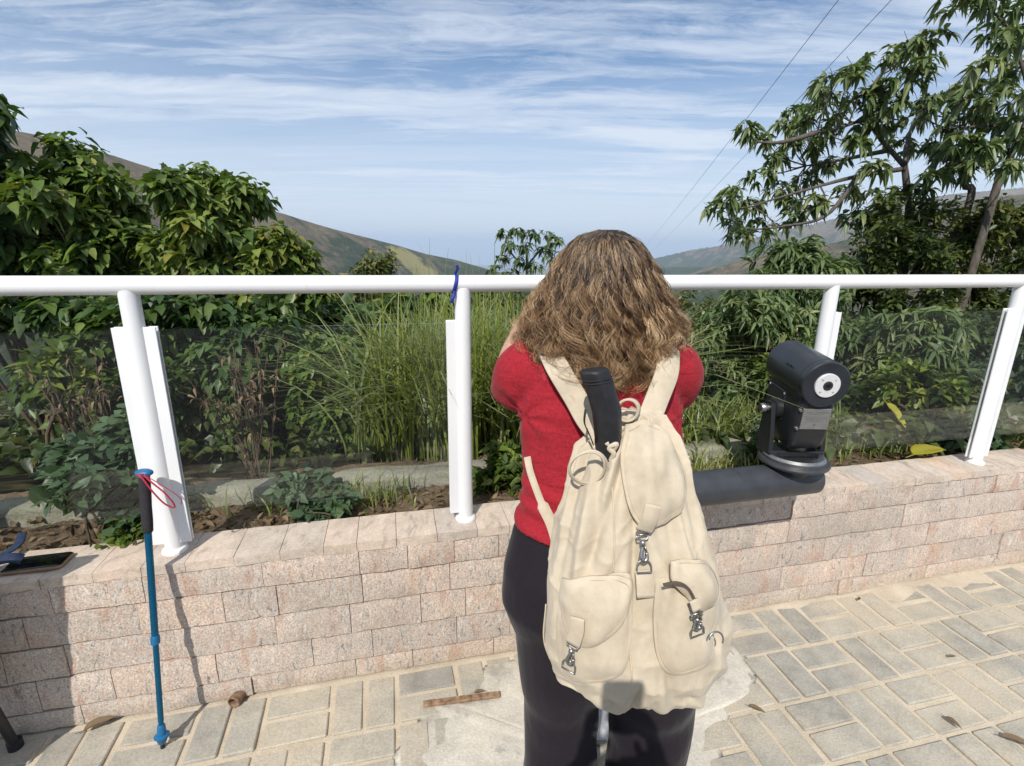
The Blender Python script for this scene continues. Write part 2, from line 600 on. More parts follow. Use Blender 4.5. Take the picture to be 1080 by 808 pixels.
def mat_terrain():
    m = Nd('valley_ground')
    geo = m.n('ShaderNodeNewGeometry')
    P = geo.outputs['Position']
    far = m.noise(P, .0060, 9, .68, .8)
    mid = m.math('ADD', m.math('MULTIPLY', m.noise(P, .030, 8, .78), .55), m.math('MULTIPLY', m.noise(P, .11, 6, .7), .45))
    clump = m.n('ShaderNodeTexVoronoi', feature='F1', ins={'Vector': P, 'Scale': .06, 'Randomness': 1.0})
    near = m.noise(P, 2.5, 7, .7)
    sl = m.n('ShaderNodeSeparateXYZ'); m.lk(P, sl.inputs[0])
    z = m.math('MULTIPLY_ADD', sl.outputs[2], .0015); z.node.inputs[2].default_value = .5
    forest = m.ramp(mid, [(.34, (.010, .020, .007)), (.5, (.032, .050, .018)), (.66, (.075, .09, .035))])
    dry = m.ramp(mid, [(.34, (.045, .04, .022)), (.5, (.14, .11, .065)), (.66, (.26, .20, .12))])
    meadow = (.20, .19, .075)
    sel = m.math('ADD', m.math('MULTIPLY', far, 1.0), m.math('MULTIPLY', m.math('SUBTRACT', z, .5), .5))
    c = m.mix(m.ramp(sel, [(.45, (0, 0, 0)), (.54, (1, 1, 1))]), forest, dry)
    c = m.mix(m.ramp(m.noise(P, .0021, 5, .6), [(.6, (0, 0, 0)), (.66, (.8, .8, .8))]), c, meadow)
    s_ = sight(446, 268); k_ = 1600 / math.hypot(s_.x, s_.y)
    vd = m.n('ShaderNodeVectorMath', operation='DISTANCE', ins={1: (s_.x * k_, s_.y * k_, CAM_H + s_.z * k_)}); m.lk(P, vd.inputs[0])
    c = m.mix(m.ramp(m.math('ADD', m.math('MULTIPLY', vd.outputs['Value'], .0035), m.math('MULTIPLY', m.noise(P, .012, 5, .6), .9)), [(.72, (.9, .9, .9)), (.80, (0, 0, 0))]), c, (.30, .26, .10))
    # close to the terrace: leaf mould
    dl = m.n('ShaderNodeVectorMath', operation='LENGTH'); m.lk(P, dl.inputs[0])
    fn = m.math('LESS_THAN', dl.outputs['Value'], 60.0)
    nc = m.ramp(near, [(.3, (.02, .018, .01)), (.5, (.05, .045, .02)), (.7, (.09, .075, .04))])
    c = m.mix(fn, c, nc)
    hh = m.math('ADD', m.math('MULTIPLY', mid, 10.0), m.math('MULTIPLY', clump.outputs['Distance'], .25))
    return m.end(m.bsdf(c, .95, 0, m.bump(hh, .8, 1.0), .1))


def mat_paint():
    m = Nd('white_paint')
    co = m.coord()
    n1 = m.noise(m.coord((1, 1, .3)), 14, 6, .7, .4); n2 = m.noise(co, 120, 4, .7); n3 = m.noise(co, 4, 3)
    c = m.ramp(n3, [(.3, (.74, .74, .745)), (.7, (.80, .80, .80))])
    c = m.mix(m.ramp(n1, [(.62, (0, 0, 0)), (.78, (.4, .4, .4))]), c, (.56, .54, .49))
    c = m.mix(m.ramp(n2, [(.70, (0, 0, 0)), (.76, (.5, .5, .5))]), c, (.40, .33, .25))
    return m.end(m.bsdf(c, m.ramp(n1, [(.3, (.28,) * 3), (.7, (.45,) * 3)]), 0, m.bump(n3, .03, .01)))


MAT = dict(
    stone=mat_stone(), cap=mat_cap(), paver=mat_paver(), sand=mat_sand(), cement=mat_cement(), soil=mat_soil(),
    kerb=mat_kerb(), canvas=mat_canvas(), shirt=mat_shirt(), trousers=mat_trousers(), glass=mat_glass(), terrain=mat_terrain(),
    mortar=simple('mortar', (.36, .31, .26), .95, bump=.4, scale=60),
    unseen_dark_ground=simple('unseen_dark_ground', (.05, .05, .052), .9, var=.3, scale=60, bump=.3),
    white=mat_paint(),
    black_metal=simple('black_powder_coat', (.016, .017, .02), .38, var=.25, scale=40, bump=.03),
    tube_paint=simple('dark_grey_paint', (.022, .025, .031), .33, var=.2, scale=16, bump=.02),
    arm_paint=simple('charcoal_paint', (.04, .043, .05), .42, var=.25, scale=14, bump=.02),
    steel=simple('brushed_steel', (.36, .355, .345), .38, 1.0, var=.1, scale=80),
    galv=simple('galvanised_steel', (.48, .49, .50), .55, .3, var=.3, scale=25),
    ring_white=simple('eyepiece_plastic', (.62, .62, .62), .4, var=.05, scale=60),
    plate=simple('engraved_plate', (.42, .42, .41), .36, .85, var=.1, scale=50),
    engrave=simple('engraved_mark', (.12, .12, .12), .6),
    lens=simple('lens_dark', (.006, .006, .008), .08),
    blue_pole=simple('blue_anodised', (.002, .10, .20), .34, .5, var=.12, scale=20),
    blue_plastic=simple('blue_plastic', (.006, .12, .27), .4),
    foam=simple('black_foam', (.02, .018, .022), .9, var=.3, scale=120, bump=.3),
    red_cord=simple('red_cord', (.42, .02, .05), .7),
    navy=simple('navy_webbing', (.014, .028, .07), .7, var=.3, scale=90, bump=.2),
    ribbon=simple('blue_ribbon', (.012, .03, .25), .6),
    phone_black=simple('phone_glass', (.008, .008, .01), .08),
    phone_case=simple('tan_case', (.32, .2, .11), .5),
    umb=simple('black_nylon', (.012, .012, .014), .55, var=.3, scale=60, bump=.2),
    dark=simple('painted_gap_shade', (.10, .075, .05), .9),
    skin=simple('skin', (.52, .30, .22), .5, var=.08, scale=25, bump=.05),
    nail=simple('nail', (.6, .36, .3), .3),
    eye=simple('eye', (.7, .7, .68), .2),
    rust=simple('rust', (.24, .15, .09), .9, var=.6, scale=45, bump=.5),
    shoe=simple('shoe', (.05, .05, .055), .7),
    cord=simple('cable', (.10, .10, .11), .6),
    bark=mat_bark('bark_grey', (.045, .038, .03), (.15, .128, .10)),
    twig=mat_bark('twig_brown', (.05, .035, .022), (.17, .12, .075)),
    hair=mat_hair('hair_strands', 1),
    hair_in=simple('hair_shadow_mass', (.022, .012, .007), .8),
    broad=leaf_mat('broad_leaf', (.036, .070, .015), (.095, .155, .032), (.21, .25, .055), odd=(.22, .20, .035)),
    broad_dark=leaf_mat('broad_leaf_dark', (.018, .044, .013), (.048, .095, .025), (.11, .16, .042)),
    whorl=leaf_mat('drooping_leaf', (.04, .075, .022), (.10, .15, .05), (.20, .23, .10)),
    whorl_pale=leaf_mat('pale_drooping_leaf', (.04, .075, .025), (.085, .135, .048), (.15, .19, .07)),
    small=leaf_mat('small_leaf', (.028, .048, .012), (.072, .10, .026), (.16, .17, .046), odd=(.22, .16, .05)),
    lime=leaf_mat('lime_leaf', (.05, .09, .015), (.13, .18, .03), (.27, .28, .045)),
    weed=leaf_mat('weed_leaf', (.04, .075, .038), (.085, .14, .068), (.12, .17, .085)),
    grass=leaf_mat('grass_blade', (.10, .14, .026), (.24, .28, .055), (.40, .39, .11), odd=(.36, .30, .15)),
    dry=leaf_mat('dry_leaf', (.07, .045, .025), (.16, .105, .06), (.26, .19, .11), .8, .1, back=(.2, .145, .09)),
    yellow=leaf_mat('yellow_leaf', (.30, .27, .02), (.40, .36, .03), (.5, .42, .05), back=(.42, .38, .06)),
)

# ------------------------------------------------------------------ world, sun
SUN = Vector((-0.180, -0.6875, 0.7035)).normalized()      # towards the sun
wd = bpy.data.worlds.new('World')
SC.world = wd
wd.use_nodes = True
nt = wd.node_tree
nt.nodes.clear()


def wn(t, **k):
    nd = nt.nodes.new(t)
    for a, b in k.items(): setattr(nd, a, b)
    return nd


sky = wn('ShaderNodeTexSky', sky_type='NISHITA', sun_disc=False)
sky.sun_elevation = math.asin(SUN.z)
sky.sun_rotation = math.atan2(SUN.x, SUN.y)
sky.altitude = 900
sky.air_density = 1.0
sky.dust_density = 0.6
sky.ozone_density = 2.0
bg = wn('ShaderNodeBackground')
bg.inputs[1].default_value = 0.12
out = wn('ShaderNodeOutputWorld')
tc = wn('ShaderNodeTexCoord')
sep = wn('ShaderNodeSeparateXYZ')
nt.links.new(tc.outputs['Generated'], sep.inputs[0])


def wm(op, a, b=0.0, c=0.0, clamp=False):
    nd = wn('ShaderNodeMath', operation=op, use_clamp=clamp)
    for i, v in enumerate((a, b, c)):
        if hasattr(v, 'is_output'): nt.links.new(v, nd.inputs[i])
        else: nd.inputs[i].default_value = v
    return nd.outputs[0]


zc = wm('MAXIMUM', wm('ADD', sep.outputs[2], .06), .02)
px = wm('DIVIDE', sep.outputs[0], zc)
py = wm('DIVIDE', sep.outputs[1], zc)
cmb = wn('ShaderNodeCombineXYZ')
nt.links.new(px, cmb.inputs[0]); nt.links.new(py, cmb.inputs[1])


wz = wn('ShaderNodeTexNoise')
nt.links.new(cmb.outputs[0], wz.inputs['Vector'])
wz.inputs['Scale'].default_value = .8; wz.inputs['Detail'].default_value = 5; wz.inputs['Roughness'].default_value = .6
wv = wn('ShaderNodeVectorMath', operation='MULTIPLY_ADD')
nt.links.new(wz.outputs['Color'], wv.inputs[0])
wv.inputs[1].default_value = (.30, .30, 0)
nt.links.new(cmb.outputs[0], wv.inputs[2])


def wnoise(rot, scale, sc, detail, rough, dist, off=(0, 0, 0)):
    mp = wn('ShaderNodeMapping')
    mp.inputs['Rotation'].default_value = (0, 0, rot)
    mp.inputs['Scale'].default_value = scale
    mp.inputs['Location'].default_value = off
    nt.links.new(wv.outputs[0], mp.inputs[0])
    nz = wn('ShaderNodeTexNoise')
    nt.links.new(mp.outputs[0], nz.inputs['Vector'])
    nz.inputs['Scale'].default_value = sc
    nz.inputs['Detail'].default_value = detail
    nz.inputs['Roughness'].default_value = rough
    nz.inputs['Distortion'].default_value = dist
    return nz.outputs['Fac']


def wramp(f, stops):
    r = wn('ShaderNodeValToRGB')
    el = r.color_ramp.elements
    while len(el) < len(stops): el.new(.5)
    for e, (p, c) in zip(el, stops):
        e.position = p; e.color = (c, c, c, 1)
    nt.links.new(f, r.inputs[0])
    return r.outputs[0]


STREAK = math.radians(-60)
OFFX, OFFY = 5.5, 6.6
n_band = wnoise(STREAK, (.16, .62, 1), 1.0, 3, .5, .9, (OFFX, OFFY, 0))
n_fine = wnoise(STREAK - .12, (.22, 1.5, 1), 1.5, 9, .62, 1.0, (0, 0, 2))
n_wisp = wnoise(STREAK + .35, (.7, 2.2, 1), 2.2, 10, .70, 1.2, (5, 2, 0))
dens = wm('ADD', wm('MULTIPLY', n_band, .95), wm('ADD', wm('MULTIPLY', n_fine, .42), wm('MULTIPLY', n_wisp, .30)))
cl = wramp(dens, [(.66, 0.0), (.75, .20), (.86, .68), (.99, .97)])
# thin veil that thickens towards the horizon
veil = wramp(sep.outputs[2], [(.0, .95), (.10, .86), (.20, .62), (.34, .10), (.6, .0)])
cl2 = wm('MAXIMUM', cl, wm('MULTIPLY', veil, wm('ADD', .62, wm('MULTIPLY', n_fine, .62))))
cl2 = wm('MINIMUM', cl2, .93)
mixc = wn('ShaderNodeMix', data_type='RGBA')
nt.links.new(cl2, mixc.inputs[0])
hsv = wn('ShaderNodeHueSaturation'); hsv.inputs['Saturation'].default_value = 1.75; hsv.inputs['Value'].default_value = .80
nt.links.new(sky.outputs[0], hsv.inputs['Color'])
nt.links.new(hsv.outputs[0], mixc.inputs[6])
mixc.inputs[7].default_value = (6.7, 7.3, 8.2, 1)
nt.links.new(mixc.outputs[2], bg.inputs[0])
nt.links.new(bg.outputs[0], out.inputs[0])

sl = bpy.data.lights.new('sun', 'SUN')
sl.energy = 4.7
sl.angle = math.radians(.53)
sl.color = (1.0, .955, .88)
so = bpy.data.objects.new('sun', sl)
link(so)
so.rotation_euler = SUN.to_track_quat('Z', 'Y').to_euler()

vs_ = SC.view_settings
vs_.view_transform = 'Standard'
vs_.look = 'None'
vs_.gamma = 1
vs_.exposure = 0
vs_.use_curve_mapping = False
SC.cycles.max_bounces = 8
SC.cycles.transparent_max_bounces = 24
SC.cycles.volume_bounces = 1
SC.cycles.caustics_reflective = False
SC.cycles.caustics_refractive = False


# ================================================================== SETTING
def sheet(name, verts, faces, mat, smooth=True):
    me = bpy.data.meshes.new(name)
    me.from_pydata(verts, [], faces)
    me.update()
    o = finish(name, me, mat, None, smooth)
    return tag(o, kind='structure')


# --- bare ground under and around the terrace (reaches back behind the camera)
def grid(fn, na, nb):
    vs = [fn(i / na, j / nb) for j in range(nb + 1) for i in range(na + 1)]
    fs = [(j * (na + 1) + i, j * (na + 1) + i + 1, (j + 1) * (na + 1) + i + 1, (j + 1) * (na + 1) + i) for j in range(nb) for i in range(na)]
    return vs, fs


def sand_h(x, y):
    return -0.0055 + 0.0045 * noise.noise((x * 3.1, y * 3.1, 0)) + .002 * noise.noise((x * 17, y * 17, 3))


def fn(i, j):
    a = -6 + 14 * i
    b = .05 - 2.05 * j
    p = W(a, b, 0)
    return (p.x, p.y, sand_h(p.x, p.y) + ((.010 if a > .2 else .004) * max(0, 1 - (-b) / .22) ** 1.5 * (1 + .8 * noise.noise((a * 2.3, 1, 7))) if b < 0 else 0))


vs, fs = grid(fn, 280, 120)
sheet('terrace_sand', vs, [f[::-1] for f in fs], MAT['sand'])
vs, fs = grid(lambda i, j: (-30 + 60 * i, 1.0 - 40 * j, -.06), 8, 8)
sheet('ground', vs, [f[::-1] for f in fs], MAT['unseen_dark_ground'])  # made-up dark surface, unseen, added to dim what the glass panes reflect

# --- pavers laid in basket weave, pairs turning by a quarter
pv = MB()
CEL = .212
rp = random.Random(5)
for I in range(-22, 26):
    for J in range(0, 18):
        horiz = (I + J) % 2 == 0
        for k in range(2):
            a0 = I * CEL + CEL / 2
            b0 = -(J * CEL + CEL / 2) - .02
            off = (k - .5) * CEL / 2
            da, db = (0, off) if horiz else (off, 0)
            c = W(a0 + da + rp.uniform(-.002, .002), b0 + db + rp.uniform(-.002, .002), 0)
            if wall_ab(c.x, c.y)[1] < -1.95 or abs(c.x) > 5: continue
            th = TH + rp.uniform(-.02, .02)
            e1 = Vector((math.cos(th), math.sin(th), rp.uniform(-.008, .008)))
            e2 = Vector((-math.sin(th), math.cos(th), rp.uniform(-.008, .008)))
            if not horiz: e1, e2 = e2, -e1
            e3 = e1.cross(e2)
            top = .0025 + rp.uniform(-.003, .003)
            pv.tint = rp.random()
            pv.bbox(c + Vector((0, 0, top - .03)), (.0965, .0445, .03), .0035, (e1, e2, e3))
o = pv.build('paving', MAT['paver'], smooth=False)
tag(o, kind='structure')

# --- patch of cement smeared over the pavers around the pedestal
poly = [(-.33, 1.10), (-.27, 1.27), (-.30, 1.39), (-.13, 1.385), (-.10, 1.50), (.05, 1.575), (.35, 1.63), (.70, 1.66), (.87, 1.62), (.84, 1.44), (.72, 1.36), (.66, 1.20), (.60, 1.02), (.50, .70), (.0, .66), (-.25, .8)]
pp = bez([(*q, 0) for q in poly + poly[:1]], 40)[:-1]
ctr = Vector((.25, 1.2, 0))
rings = []
for r, z in ((1.06, -.006), (1.0, .000), (.95, .003), (.9, .0045), (.8, .006), (.65, .008), (.5, .009), (.35, .009), (.2, .009)):
    ring = []
    for q in pp:
        d = q - ctr
        w = 1 + .09 * noise.noise((q.x * 7, q.y * 7, 1)) + .035 * noise.noise((q.x * 21, q.y * 21, 2)) + .010 * noise.noise((q.x * 60, q.y * 60, 2))
        ring.append(ctr + d * r * w + Vector((0, 0, z + .0035 * noise.noise((q.x * 14, q.y * 14, r * 6)))))
    rings.append(ring)
mb = MB(); mb.loft(rings)
o = mb.build('cement_patch', MAT['cement']); tag(o, kind='structure')

# --- rusty strip let into the floor
mb = MB()
p0, p1 = Vector((-.285, 1.362, .016)), Vector((-.03, 1.404, .016))
dirv = (p1 - p0).normalized()
mb.bbox((p0 + p1) / 2, ((p1 - p0).length / 2, .011, .006), .002, (dirv, Vector((-dirv.y, dirv.x, 0)), Vector((0, 0, 1))))
o = mb.build('metal_strip', MAT['rust'], smooth=False)
tag(o, 'rusty flat metal strip set in the floor beside the cement patch', 'metal strip')

# --- stone faced parapet wall
wall = empty('stone_wall', W(0, .085, 0), 'low parapet wall faced with pinkish split stone blocks under the white railing', 'wall')
core = MB()
core.box(W(1.2, .095, .23), (4.6, .083, .27), (EA, EN, Vector((0, 0, 1))))
core.build('wall_core', MAT['mortar'], wall, smooth=False)
rs = random.Random(21)
fb = MB()
courses = [(0.005, .075), (.079, .190), (.194, .305), (.309, .418), (.422, .512)]
A0, A1 = -3.2, 5.6
for ci, (z0, z1) in enumerate(courses):
    a = A0 - rs.uniform(0, .2)
    while a < A1:
        L = rs.choice([.16, .2, .24, .27, .3, .34])
        fb.tint = rs.random()
        c_out = rs.uniform(.0, .010)
        na, nz = 8, 4
        g = .0011
        # rough split face
        vsf = []
        for j in range(nz + 1):
            for i in range(na + 1):
                aa = a + g + (L - 2 * g) * i / na
                zz = z0 + g * .6 + (z1 - z0 - 1.2 * g) * j / nz
                e = min(i, na - i) == 0 or min(j, nz - j) == 0
                d = -c_out - .004 + (.0022 if e else 0) - .006 * noise.noise((aa * 16, zz * 16, ci * 3.3)) - .003 * noise.noise((aa * 50, zz * 50, 8))
                jz = rs.uniform(-.0012, .0012) if e else 0
                vsf.append(W(aa, d - .002, zz + jz))
        n0 = (na + 1) * (nz + 1)
        # back rim
        rim = [i for i in range(na + 1)] + [(j + 1) * (na + 1) - 1 for j in range(1, nz + 1)] + [nz * (na + 1) + i for i in range(na - 1, -1, -1)] + [j * (na + 1) for j in range(nz - 1, 0, -1)]
        back = []
        for r in rim:
            j, i = divmod(r, na + 1)
            back.append(W(a + g + (L - 2 * g) * i / na, .014, z0 + g * .6 + (z1 - z0 - 1.2 * g) * j / nz))
        fsf = [(j * (na + 1) + i, j * (na + 1) + i + 1, (j + 1) * (na + 1) + i + 1, (j + 1) * (na + 1) + i) for j in range(nz) for i in range(na)]
        for k in range(len(rim)):
            k2 = (k + 1) % len(rim)
            fsf.append((rim[k], n0 + k, n0 + k2, rim[k2]))
        fb.add(vsf + back, fsf)
        a += L
fb.build('stone_facing', MAT['stone'], wall, sharp=35)
cb = MB()
a = A0
while a < A1:
    L = rs.uniform(.105, .15)
    cb.tint = rs.random()
    hz = .0165
    na, nb = 4, 5
    top, g = [], .0009
    for j in range(nb + 1):
        for i in range(na + 1):
            aa = a + g + (L - 2 * g) * i / na
            bb = -.012 + (.175) * j / nb
            e = i in (0, na) or j in (0, nb)
            zz = WALL_H - (.003 if e else 0) + .0025 * noise.noise((aa * 20, bb * 20, 4)) + rs.uniform(-.0006, .0006)
            if j == 0: bb += rs.uniform(-.002, .002)
            top.append(W(aa, bb, zz))
    n0 = len(top)
    rim = [i for i in range(na + 1)] + [(j + 1) * (na + 1) - 1 for j in range(1, nb + 1)] + [nb * (na + 1) + i for i in range(na - 1, -1, -1)] + [j * (na + 1) for j in range(nb - 1, 0, -1)]
    bot = [top[r] - Vector((0, 0, .032)) for r in rim]
    fsf = [(j * (na + 1) + i, j * (na + 1) + i + 1, (j + 1) * (na + 1) + i + 1, (j + 1) * (na + 1) + i) for j in range(nb) for i in range(na)]
    for k in range(len(rim)):
        k2 = (k + 1) % len(rim)
        fsf.append((rim[k], n0 + k, n0 + k2, rim[k2]))
    fsf.append(tuple(n0 + k for k in range(len(rim)))[::-1])
    cb.add(top + bot, fsf)
    a += L
cb.build('wall_cap', MAT['cap'], wall, sharp=40)

# --- soil bed between the wall and the old kerb
def fs_(i, j):
    a = -4 + 10 * i; b = .12 + .62 * j
    p = W(a, b, 0)
    z = .498 + .016 * noise.noise((p.x * 5, p.y * 5, 2)) + .012 * noise.noise((p.x * 19, p.y * 19, 5)) + .006 * noise.noise((p.x * 55, p.y * 55, 1))
    return (p.x, p.y, z)


vs, fs = grid(fs_, 400, 36)
sheet('soil_bed', vs, fs, MAT['soil'])

# --- old concrete kerb behind the bed
kb = MB()
rk = random.Random(3)
segs = [(-3.6, -.72), (-.70, .62), (.64, 1.86), (1.88, 3.0), (3.02, 5.2)]
for (a0, a1) in segs:
    rings = []
    n = max(6, int((a1 - a0) / .06))
    dz, dr = rk.uniform(-.012, .012), rk.uniform(-.03, .03)
    for i in range(n + 1):
        a = a0 + (a1 - a0) * i / n
        prof = [(-.02, -.14), (0, -.1), (.0, .028), (.014, .045), (.10, .048), (.122, .03), (.13, -.12)]
        ring = []
        for k, (b, z) in enumerate(prof):
            q = .012 * noise.noise((a * 7, k * 1.7, a0)) + .006 * noise.noise((a * 29, k * 3.1, 2))
            ring.append(W(a, .44 + dr * (a - a0) / (a1 - a0) + b + q, .52 + dz + z + q * .7))
        rings.append(ring)
    kb.loft(rings)
o = kb.build('concrete_kerb', MAT['kerb'], sharp=50)
tag(o, 'old mossy concrete kerb running along the soil bed behind the stone wall', 'kerb')

# --- terrain: slope falling into the valley, ridges and the far plain, one sheet
LR = [(-260, 120, 900), (-60, 125, 1000), (60, 148, 1100), (120, 165, 1200), (160, 178, 1250), (200, 196, 1300), (250, 213, 1350), (300, 226, 1400), (345, 240, 1500), (385, 250, 1600), (420, 259, 1700), (450, 268, 1800), (480, 274, 1900), (515, 284, 2000), (545, 292, 2100), (600, 300, 2200)]
RF = [(640, 281, 5200), (690, 272, 5000), (740, 261, 4800), (790, 253, 4500), (845, 238, 4300), (900, 226, 4200), (1000, 205, 4000), (1150, 190, 4000), (1400, 170, 4000)]
RN = [(690, 300, 1500), (735, 289, 1450), (790, 271, 1400), (850, 262, 1350), (900, 251, 1300), (960, 232, 1250), (1010, 212, 1200), (1080, 205, 1150), (1300, 190, 1100)]
RM = [(640, 292, 2900), (700, 282, 2900), (760, 281, 2800), (800, 270, 2700), (850, 272, 2700), (900, 262, 2600)]


def ridge_tab(t):
    az, r, z = [], [], []
    for (u, v, d) in t:
        s = sight(u, v)
        az.append(math.atan2(s.x, s.y)); r.append(d); z.append(CAM_H + d * s.z / math.hypot(s.x, s.y))
    return np.array(az), np.array(r, float), np.array(z)


NB_, NA_ = 230, 300
bb = np.concatenate([np.linspace(.56, 12, 44), 12 * (23800 / 12) ** (np.linspace(0, 1, NB_ - 43)[1:]), np.linspace(420, 2600, 110), np.linspace(2650, 5200, 40)])
bb = np.unique(np.round(bb, 3))
cc = np.linspace(-1, 1, NA_ + 1)
AA = cc[None, :] * (6 + bb[:, None] * 1.75) + .5
BB = np.repeat(bb[:, None], NA_ + 1, 1)
XX = O0.x + EA.x * AA + EN.x * BB
YY = O0.y + EA.y * AA + EN.y * BB
RR = np.hypot(XX, YY)
AZ = np.arctan2(XX, YY)


def fbm(x, y, sc, oct_=5, seed=0):
    out_ = np.zeros(x.shape)
    fl = out_.ravel()
    xs, ys = (x * sc).ravel(), (y * sc).ravel()
    for i in range(xs.size):
        fl[i] = noise.fractal((xs[i], ys[i], seed), 1.0, 2.1, oct_)
    return out_


N1 = fbm(XX, YY, 1 / 420, 6, 1)
N0 = fbm(XX, YY, 1 / 3.0, 4, 4)
ZZ = np.where(BB < 10, .5 - .20 * (BB - .56), .5 - .20 * 9.44 - .42 * (BB - 10))
ZZ = ZZ + N0 * np.clip((BB - .6) * .12, 0, .5)
plain = -520 - RR * .012 + fbm(XX, YY, 1 / 2600, 4, 9) * 45 * np.clip(RR / 6000, 0, 1)
ZZ = np.maximum(ZZ, plain)
for T, s1, s2, rough in ((LR, .50, .45, 26), (RF, .36, .4, 55), (RN, .50, .5, 24), (RM, .4, .4, 30)):
    az, r0, z0 = ridge_tab(T)
    rc = np.interp(AZ, az, r0); zc_ = np.interp(AZ, az, z0)
    # fade ridges outside their table
    fade = np.clip((az[0] - AZ) / .25, 0, 1) + np.clip((AZ - az[-1]) / .25, 0, 1)
    d = RR - rc
    dd_ = np.sqrt(d * d + 55 ** 2) - 55
    h = zc_ - np.where(d < 0, dd_ * s1, dd_ * s2) + N1 * np.clip(np.abs(d) / 160, .0, 1) * rough - fade * 500
    ZZ = np.maximum(ZZ, h)
vs = np.stack([XX, YY, ZZ], -1).reshape(-1, 3)
fs = [(j * (NA_ + 1) + i, j * (NA_ + 1) + i + 1, (j + 1) * (NA_ + 1) + i + 1, (j + 1) * (NA_ + 1) + i) for j in range(len(bb) - 1) for i in range(NA_)]
sheet('valley_terrain', [tuple(v) for v in vs], fs, MAT['terrain'])
ZMAX, ZMIN = float(ZZ.max()), float(ZZ.min())


def terr(x, y):
    a, b = wall_ab(x, y)
    return (.5 - .20 * (b - .56)) if b < 10 else .5 - .2 * 9.44 - .42 * (b - 10)


# --- the air between: pale even haze in one closed box
hz = MB()
hx, hy0, hy1 = 60000, -3000, 36500
zb, zt = ZMIN - 1, ZMAX + 30
hz.box((0, (hy0 + hy1) / 2, (zb + zt) / 2), (hx, (hy1 - hy0) / 2, (zt - zb) / 2))
hm = bpy.data.materials.new('valley_air')
hm.use_nodes = True
hn = hm.node_tree; hn.nodes.clear()
ho = hn.nodes.new('ShaderNodeOutputMaterial')
pvn = hn.nodes.new('ShaderNodeVolumePrincipled')
pvn.inputs['Color'].default_value = (.66, .78, .96, 1)
pvn.inputs['Density'].default_value = 1.0e-4
pvn.inputs['Anisotropy'].default_value = 0.0
hn.links.new(pvn.outputs[0], ho.inputs['Volume'])
o = hz.build('haze', hm, smooth=False)
tag(o, kind='stuff')

# ================================================================== RAILING
RB, RZ = .067, 1.385
rail = empty('railing', W(0, RB, WALL_H), 'white tubular steel railing with clear glass panes standing on the stone wall', 'railing')
mb = MB()
pts = [W(a, RB, RZ) for a in np.linspace(-3.1, 5.5, 60)]
mb.tube(pts, .0268, 24)
for a in (-.62, .385, 1.93, -1.62):      # weld seams
    mb.tube([W(a - .002, RB, RZ), W(a + .002, RB, RZ)], .0274, 24)
mb.build('top_rail', MAT['white'], rail, sharp=60)
POSTS = [(-2.03, 1, 1), (-1.092, 1, 1), (-.1515, 1, 0), (1.281, 0, 1), (2.2585, 1, 1), (3.22, 1, 1), (4.2, 1, 1)]
ZT, ZB = 1.266, .676
for (a, l, r) in POSTS:
    m = MB(); m.tube([W(a, RB, WALL_H + .002), W(a, RB, RZ - .014)], .0262, 24)
    p = m.build('post', MAT['white'], rail, sharp=60)
    m = MB(); m.lathe(W(a, RB, WALL_H), (0, 0, 1), [(.036, -.004), (.0375, .002), (.036, .008), (.030, .013), (.0268, .015)], 28)
    m.build('collar', MAT['white'], p, sharp=50)
    for sgn, on in ((-1, l), (1, r)):
        if not on: continue
        m = MB()
        # U channel that grips the pane: two flat bars and a web
        for db in (-.0085, .0085):
            m.bbox(W(a + sgn * .0385, RB + db, (ZT + .575) / 2 + .002), (.017, .0028, (ZT - .575) / 2), .001, (EA, EN, Vector((0, 0, 1))))
        m.bbox(W(a + sgn * .0262, RB, (ZT + .575) / 2 - .001), (.004, .0075, (ZT - .575) / 2 - .003), .001, (EA, EN, Vector((0, 0, 1))))
        m.build('glass_channel', MAT['white'], p, smooth=False)
for (a0, a1) in ((-2.98, -2.03), (-2.03, -1.092), (-1.092, -.1515), (1.281, 2.2585), (2.2585, 3.22), (3.22, 4.2)):
    m = MB()
    m.bbox(W((a0 + a1) / 2, RB, (ZT - .006 + ZB) / 2), ((a1 - a0) / 2 - .034, .004, (ZT - .006 - ZB) / 2), .0008, (EA, EN, Vector((0, 0, 1))))
    m.build('glass_pane', MAT['glass'], rail, smooth=False)

# blue ribbon knotted round the rail next to the post
rb = MB()
ra = -.176
ring = []
for k in range(25):
    th = 2 * PI * k / 24
    ring.append(W(ra + .006 * math.sin(th * 1.0), RB + .0285 * math.cos(th), RZ + .0285 * math.sin(th)))
rb.ribbon(ring, EA, .012, .0012)
rb.ball(W(ra - .004, RB - .018, RZ - .026), (.007, .006, .007), 10, 8)
rb.ribbon(bez([W(ra - .003, RB - .022, RZ - .028), W(ra - .010, RB - .026, RZ - .045), W(ra - .016, RB - .024, RZ - .058)], 6), EA, .010, .0012)
rb.ribbon(bez([W(ra + .003, RB + .012, RZ + .030), W(ra + .010, RB + .004, RZ + .045), W(ra + .008, RB - .004, RZ + .058)], 6), EA, .009, .0012)
o = rb.build('blue_ribbon', MAT['ribbon'])
tag(o, 'narrow blue ribbon knotted round the white top rail beside a post', 'ribbon')

